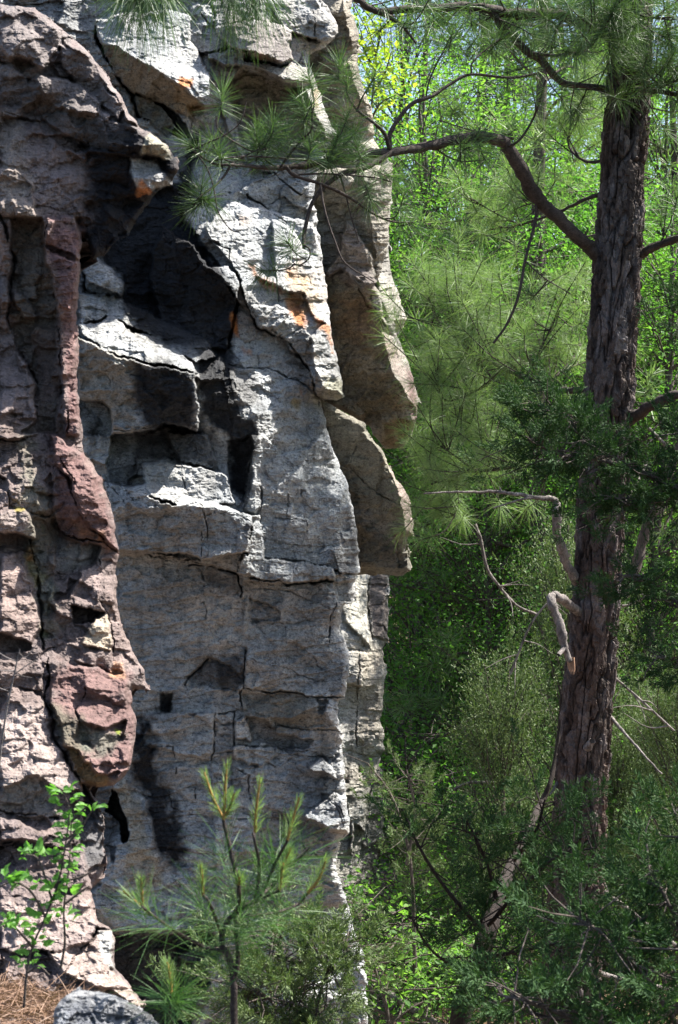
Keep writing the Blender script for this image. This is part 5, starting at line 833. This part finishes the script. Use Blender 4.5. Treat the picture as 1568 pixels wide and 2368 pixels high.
# seedling below the undercut
ps = thing('pine_seedling', 'small pine seedling with one bright tip in the shaded undercut', 'pine seedling', P(388, 2700, 3.4)); bpy.context.view_layer.update()
sb = MB(); cb = MB(); nb = MB(); cn = MB(); sb.tube(path_px([(388,2700,3.4),(390,2400,3.4),(395,2310,3.4),(396,2290,3.4)], 4), V([5,4,3])/F*3.4, 7); candle(cb, cn, P(396,2300,3.4), P(387,2225,3.4), r, n=150, L=.04)
for dx, dy in [(-.9,-.1),(.9,-.2),(-.5,-.6),(.6,-.6),(0,-.9),(.3,.2)]: tuft(nb, P(394+dx*14, 2310+dy*10, 3.4), (dx, r.uniform(-.4, .3), -dy), r, n=34, L=.11, w=.0012, back=.04, spread=(10, 75))
local(sb.build('stem', bark_pine, None), ps); cd = local(cb.build('new_shoot', candleM, None), ps); o = cn.build('shoot_needles', needL); o.parent = cd; local(nb.build('needles', needY, None), ps)
# overhead boughs whose needles hang into the top of the picture
for k, (x, lab) in enumerate([(345, 'clump of long pine needles hanging in at the top left'), (560, 'second clump of hanging pine needles near the top edge')]):
    ob = thing('pine_bough', lab, 'pine bough', P(x+40, -140, 5.6), group='pine boughs hanging in at the top'); bpy.context.view_layer.update(); sb = MB(); nb = MB()
    sb.tube(path_px([(x+260,-330,5.9),(x+60,-150,5.6),(x+10,-50,5.5),(x,-15,5.5)], 5), V([8,6,4])/F*5.5, 8, .15, seed=k)
    for q in range(9 if k == 0 else 7): tuft(nb, P(x+r.uniform(-50, 55), r.uniform(-25, 8), 5.5), (r.normal(0, .35), r.normal(0, .35), -1), r, n=70, L=.19, w=.0016, back=.07, droop=.3, spread=(5, 70))
    local(sb.build('twig', bark_pine, None, smooth=True), ob); local(nb.build('needles', needM, None), ob)
# leafy sapling on the left, lit from behind
ls = thing('leafy_sapling', 'slender sapling with fresh bright green leaves before the purple rock', 'sapling', P(60, 2300, 3.7)); bpy.context.view_layer.update(); sb = MB(); lb = MB()
st = [[(55,2330,3.7),(62,2250,3.7),(75,2190,3.7),(105,2120,3.7),(135,2040,3.7),(150,1960,3.7),(160,1870,3.7),(135,1820,3.7)],[(140,2240,3.7),(150,2180,3.7),(148,2100,3.7),(160,2000,3.7),(165,1900,3.7)],[(105,2120,3.7),(70,2060,3.65),(30,2040,3.6),(0,2050,3.6)],[(75,2190,3.7),(40,2150,3.6),(10,2130,3.6)],[(150,1960,3.7),(190,1910,3.7),(215,1870,3.7)],[(135,2040,3.7),(180,2030,3.7),(215,2015,3.7)],[(120,2080,3.7),(90,1990,3.7),(60,1975,3.7)],[(150,2090,3.7),(190,2060,3.7),(205,2050,3.7)],[(62,2250,3.7),(90,2235,3.7),(115,2255,3.7)],[(165,1900,3.7),(195,1870,3.7),(205,1860,3.7)]]
for q in st:
    p = path_px(q, 8); sb.tube(p, V([3.2, 1.5])/F*3.7, 6, .1)
    for i in range(3, len(p), 2):
        for _ in range(4):
            a = r.normal(0, 1, 3); a[2] = abs(a[2])*.6; a /= np.linalg.norm(a); n_ = r.normal(0, .6, 3)+[0, -.5, .8]; s_ = np.cross(a, n_); s_ /= np.linalg.norm(s_); n_ = np.cross(s_, a); L = r.uniform(.016, .034); c = p[i]+a*.012+r.normal(0, .006, 3); w = L*.33
            if np.linalg.norm(p[i]-p[0]) < .09: continue
            # leaf blade folded along its midrib: eight vertices
            v = [c, c+a*L*.3+s_*w*.85+n_*.003, c+a*L*.3, c+a*L*.3-s_*w*.85+n_*.003, c+a*L*.7+s_*w*.7+n_*.002, c+a*L*.68-n_*.003, c+a*L*.7-s_*w*.7+n_*.002, c+a*L-n_*.008]
            lb.add(v, [[0, 1, 2, 2], [0, 2, 3, 3], [1, 4, 5, 2], [2, 5, 6, 3], [4, 7, 5, 5], [5, 7, 6, 6]])
def tri_ok(mb):
    for i, f in enumerate(mb.f):
        pass
local(sb.build('stem', bark_grey, None, smooth=True), ls)
lb_f = np.vstack(lb.f); lb_v = np.vstack(lb.v); me = bpy.data.meshes.new('leaves'); me.from_pydata(lb_v.tolist(), [], [list(dict.fromkeys(q)) for q in lb_f.tolist()]); me.materials.append(leaf_material('sapling_leaves', (.06, .16, .03), (.13, .27, .06), .45, .5, .3)); o = bpy.data.objects.new('leaves', me); C.objects.link(o); local(o, ls)
bt = thing('bare_twig', 'thin leafless twig standing at the left edge of the rock', 'twig', P(5, 1800, 4.6)); bpy.context.view_layer.update(); sb = MB()
for q, w in [([(-5,1790,4.6),(8,1690,4.6),(20,1620,4.6),(35,1550,4.6),(46,1500,4.6)], [3,1.5]),([(32,1560,4.6),(60,1540,4.6),(86,1525,4.6)], [1.6,.8]),([(40,1530,4.6),(15,1520,4.6),(-10,1505,4.6)], [1.6,1]),([(24,1600,4.6),(-5,1590,4.6)], [1.4,.8]),([(38,1552,4.6),(0,1551,4.6)], [1.5,1]),([(44,1510,4.6),(60,1520,4.6),(85,1490,4.6)], [1.3,.7]),([(35,1560,4.6),(75,1568,4.6)], [1.3,.7])]: sb.tube(path_px(q, 5), V(w)/F*4.6, 6, .2, seed=w[0])
local(sb.build('stem', bark_dead, None, smooth=True), bt)
# ---- junipers close to the camera, the dark ones with shade put into their colour
def spray_bough(mb, lb, pts, rad, n, spread, r, L=.013, w=.003, size=.11, sprigs=22, droop=.0):
    p = path_px(pts, 8); D = pts[0][2]; mb.tube(p, V(rad)/F*D, 7, .2, seed=n)
    for _ in range(n):
        i = r.integers(1, len(p)); b = p[i]; fw = p[i]-p[i-1]; fw = fw/np.linalg.norm(fw); off = r.normal(0, 1, 3)*spread*np.array([1, 1, .75]); c = b+off*(.3+.9*r.random())
        d = fw*.6+off/ (np.linalg.norm(off)+1e-6)*.8+r.normal(0, .3, 3)+np.array([0, 0, .25-droop]); d /= np.linalg.norm(d)
        mb.tube([b, b*.4+c*.6+r.normal(0, .01, 3), c], [.0035, .0015], 4)
        k = np.arange(sprigs); o = c+d*(k[:, None]/sprigs)*size*.9; sd = np.cross(d, r.normal(size=3)); sd /= np.linalg.norm(sd); sg = np.where(k % 2, 1, -1)[:, None]
        sdir = d*.75+sd*sg*.6+r.normal(0, .25, (sprigs, 3)); sdir /= np.linalg.norm(sdir, axis=1)[:, None]; sl = size*(.65-.45*k/sprigs)[:, None]
        for j in range(8): lb.add(*needle_quads(o+sdir*sl*j/8+r.normal(0, .002, (sprigs, 3)), sdir+r.normal(0, .3, (sprigs, 3)), L, w, 0, r))
def near_juniper(name, label, cat, foot, boughs, seed, mat=junShade, group=None, stem=None, sw=(20, 16)):
    r = np.random.default_rng(seed); root = thing(name, label, cat, P(*foot), group); bpy.context.view_layer.update(); mb = MB(); lb = MB()
    if stem: mb.tube(path_px(stem, 8), V(sw)/F*stem[0][2], 10, .18, seed=seed)
    for pts, rad, n, sp in boughs: spray_bough(mb, lb, pts, rad, n, sp, r)
    local(mb.build('branches', bark_dark if stem and sw[0] == 25 else bark_grey, None, smooth=True), root); local(lb.build('foliage', mat, None), root); return root
near_juniper('juniper', 'dark juniper leaning in front of the pine trunk base with a slanting stem', 'juniper', (1030, 2800, 6.5),
 [([(1130,2140,6.4),(1200,2060,6.2),(1290,1980,6),(1380,1960,5.9)], [5,2], 36, .12), ([(1120,2160,6.4),(1020,2040,6.3),(960,1940,6.2),(930,1870,6.2)], [5,2], 20, .1), ([(1150,2080,6.4),(1120,1980,6.3),(1080,1900,6.2)], [5,2], 24, .1),
  ([(1190,1990,6.5),(1240,1920,6.2),(1260,1850,6.1)], [4,2], 36, .1), ([(1100,2220,6.4),(1200,2200,6.1),(1320,2180,5.9),(1400,2220,5.9)], [5,2], 36, .13), ([(1090,2260,6.5),(1000,2200,6.3),(950,2120,6.2)], [4,2], 13, .1), ([(1080,2300,6.5),(1180,2330,6),(1300,2360,5.8),(1400,2380,5.8)], [5,2], 33, .14), ([(1160,2060,6.4),(1260,2120,6),(1360,2080,5.9)], [4,2], 24, .12)],
 51, stem=[(1030,2800,6.6),(1062,2368,6.6),(1085,2280,6.6),(1115,2200,6.6),(1135,2130,6.7),(1155,2060,7),(1195,1980,8.2),(1240,1880,9.6),(1275,1800,9.8),(1295,1680,9.9),(1300,1600,9.9)], sw=(25,24,23,22,20,17,13,9,8,7))
near_juniper('juniper', 'dark juniper reaching in from the right across the middle of the trunk', 'juniper', (1760, 2800, 6.8),
 [([(1740,1250,6.8),(1600,1150,6.7),(1480,1090,6.6),(1370,1060,6.5),(1290,1050,6.5),(1220,1010,6.5)], [9,5,2], 140, .11), ([(1740,1100,6.8),(1640,1020,6.7),(1570,1000,6.6)], [7,3], 60, .1), ([(1560,1130,6.7),(1480,1170,6.6),(1420,1150,6.5)], [4,2], 60, .1), ([(1740,900,6.8),(1650,760,6.7),(1600,660,6.6)], [6,3], 50, .1), ([(1740,1500,6.8),(1600,1420,6.7),(1500,1340,6.6),(1430,1330,6.5)], [6,2], 70, .1), ([(1370,1060,6.5),(1310,960,6.5),(1250,940,6.5)], [3,2], 60, .09), ([(1740,1600,6.8),(1620,1540,6.7),(1520,1520,6.6)], [6,2], 60, .11)],
 52, stem=[(1760,2800,6.8),(1740,1800,6.8),(1735,600,6.8)], sw=(70,50))
near_juniper('juniper', 'dark blurred juniper filling the bottom right corner', 'juniper', (1640, 2900, 4.6),
 [([(1640,2500,4.6),(1520,2300,4.5),(1420,2180,4.4),(1330,2120,4.4)], [8,3], 66, .11), ([(1640,2300,4.6),(1560,2120,4.5),(1500,2000,4.5)], [6,3], 54, .1), ([(1600,2480,4.5),(1430,2400,4.4),(1260,2330,4.3),(1150,2300,4.3)], [7,3], 48, .11), ([(1650,2100,4.6),(1590,1960,4.6),(1560,1880,4.6)], [5,2], 30, .09), ([(1640,2600,4.5),(1500,2450,4.3),(1380,2380,4.3)], [6,2], 48, .1)], 53, stem=[(1640,2900,4.6),(1650,2200,4.7),(1640,1900,4.8)], sw=(40,24))
near_juniper('juniper', 'green juniper sprig growing at the cliff foot below the young pine', 'juniper', (700, 2760, 5.6),
 [([(700,2500,5.6),(690,2350,5.6),(660,2230,5.6),(630,2150,5.6)], [5,2], 90, .12), ([(710,2450,5.6),(740,2300,5.6),(770,2220,5.6),(800,2180,5.6)], [5,2], 70, .1), ([(700,2400,5.6),(620,2310,5.5),(570,2290,5.5)], [4,2], 50, .1)], 54, mat=junM)
near_juniper('juniper', 'juniper spray growing out beside the lower buttress', 'juniper', (960, 2250, 11.5),
 [([(960,2250,11.5),(950,2000,11.5),(910,1850,11.6),(850,1765,11.7)], [5,2], 26, .14), ([(940,2000,11.5),(960,1880,11.5),(940,1780,11.5)], [4,2], 40, .18)], 55, mat=junM)
# thin bare sticks in the undergrowth, each a thing
kk = 0
for pts, rad, lab in [([(860,2255,12.6),(905,2300,12.4),(950,2330,12.2),(1012,2368,12),(1060,2420,11.8)], [7,8,7], 'pale fallen branch slanting down at the bottom edge'), ([(1085,2180+170,12),(1180,2340,12.1),(1240,2344,12.2)], [6,5,4], 'pale fallen branch lying level by the slanting stem'),
  ([(1098,1212,12.5),(1112,1250,12.5),(1125,1310,12.5),(1150,1350,12.5),(1195,1400,12.5),(1240,1420,12.5)], [4,4,3,3], 'pale curved bare twig standing before the green wood'), ([(1030,1700,15),(1120,1650,15),(1190,1655,15),(1290,1640,15)], [3,4,3], 'dark bare stick crossing above the brown litter'),
  ([(1050,1825,14),(1090,1810,14),(1170,1815,14),(1240,1850,14)], [3,4,3], 'grey bent stick over the litter slope'), ([(1390,1540,11),(1460,1600,11),(1560,1690,11)], [2.5,3,2], 'bare stick slanting right of the trunk'), ([(1400,1390,11),(1450,1400,11),(1520,1370,11),(1600,1380,11)], [2.5,3,2], 'level bare twig right of the trunk'),
  ([(1440,1380,10.5),(1470,1310,10.5),(1490,1240,10.5),(1520,1160,10.5),(1560,1060,10.5),(1600,960,10.5)], [14,14,12,12,10,9], 'second darker stem leaning right behind the trunk'), ([(1500,990,11),(1530,1020,11),(1568,1060,11)], [4,4,3], 'pale broken stick at the right edge'), ([(1395,2060,11),(1460,2110,11),(1580,2200,11)], [6,6,5], 'grey dead branch low at the right'),
  ([(1330,2230,11.5),(1420,2260,11.5),(1560,2290,11.5)], [5,6,5], 'pale dead branch near the bottom right'), ([(1050,2368,12),(1070,2320,12),(1060,2290,12)], [4,3], 'short upright snag at the bottom edge'), ([(1180,1560,13),(1230,1440,13),(1290,1370,13)], [2.5,2.5,2], 'thin pale twig rising to the broken limb')]:
    t = thing('stem' if 'second darker' in lab else 'fallen_stick', lab, 'stem' if 'second darker' in lab else 'stick', P(*pts[0])); bpy.context.view_layer.update(); mb = MB(); p = path_px(pts, 8); mb.tube(p, V(rad)/F*pts[0][2], 9, .25, seed=kk); kk += 1.7
    for _ in range(5 if 'darker' not in lab else 2):
        i = r.integers(2, len(p)-1); d = r.normal(0, 1, 3); d[1] *= .4; d /= np.linalg.norm(d); q = r.uniform(.1, .35); mb.tube(smooth_path([p[i], p[i]+d*q*.5+r.normal(0, .02, 3), p[i]+d*q], 4), [.006, .002], 5)
    local(mb.build('wood', bark_grey if 'dark' in lab else bark_dead, None, smooth=True), t)
# trunks standing in the shade on the litter slope
for x, y, d, w, lab in [(1090,1790,21,34,'dark trunk standing on the brown litter slope'),(1118,1760,22,26,'thinner dark trunk beside it on the litter slope'),(1010,1750,23,22,'dark trunk in the shade by the cliff'),(1165,1790,20,20,'slim trunk left of the pine on the slope')]:
    t = thing('tree_trunk', lab, 'tree trunk', P(x, y, d)); bpy.context.view_layer.update(); mb = MB(); mb.tube(path_px([(x,y+30,d),(x+4,y-200,d),(x-5,y-500,d),(x+8,y-900,d)], 6), V([w/2,w/2*.85,w/2*.7,w/2*.5])/F*d, 10, .1, seed=x); local(mb.build('stem', bark_grey, None, smooth=True), t)
# boulder and pine straw in the bottom left corner
bo = thing('boulder', 'rounded pale grey boulder in the bottom left corner', 'boulder', P(260, 2500, 3.2)); bpy.context.view_layer.update()
o = relief('rock', [(110,2420),(130,2330),(150,2300),(180,2284),(215,2290),(250,2298),(300,2318),(345,2345),(370,2370),(380,2440),(370,2560),(110,2560)], 2.0, lambda X, Y: 3.3-(Y-2290)*.0035+(X-240)*.001,
 [('v', [(100,2270),(400,2270),(400,2600),(100,2600)], 0, .3, 1.2)], [], [('v', [(150,2300),(240,2330),(230,2400),(120,2400)], (.14,.15,.17), 14, .8)], (.30,.31,.33), rockM, None, 61, thick=.5, steps=.05, fine=.012, strata=0, block=(.8, .05), warp=3)
local(o, bo)
mb = MB(); n = 2300; x = r.uniform(-60, 215, n); y = 2292+np.abs(r.normal(0, 1, n))*45+(x-60)*.22; d = 4.75-(y-2240)*.0042; p = np.stack([(x-784)/F*d, d, (1184-y)/F*d], -1)+[0, 0, .01]; dd = r.normal(0, 1, (n, 3))*[1, 1, .25]; dd /= np.linalg.norm(dd, axis=1)[:, None]
mb.add(*needle_quads(p, dd, .09, .0022, .1, r)); tag(mb.build('pine_straw', leaf_material('dry_needles', (.10, .055, .035), (.24, .15, .10), .1)), 'reddish brown pine straw lying on the near ledge', 'pine straw', kind='stuff')
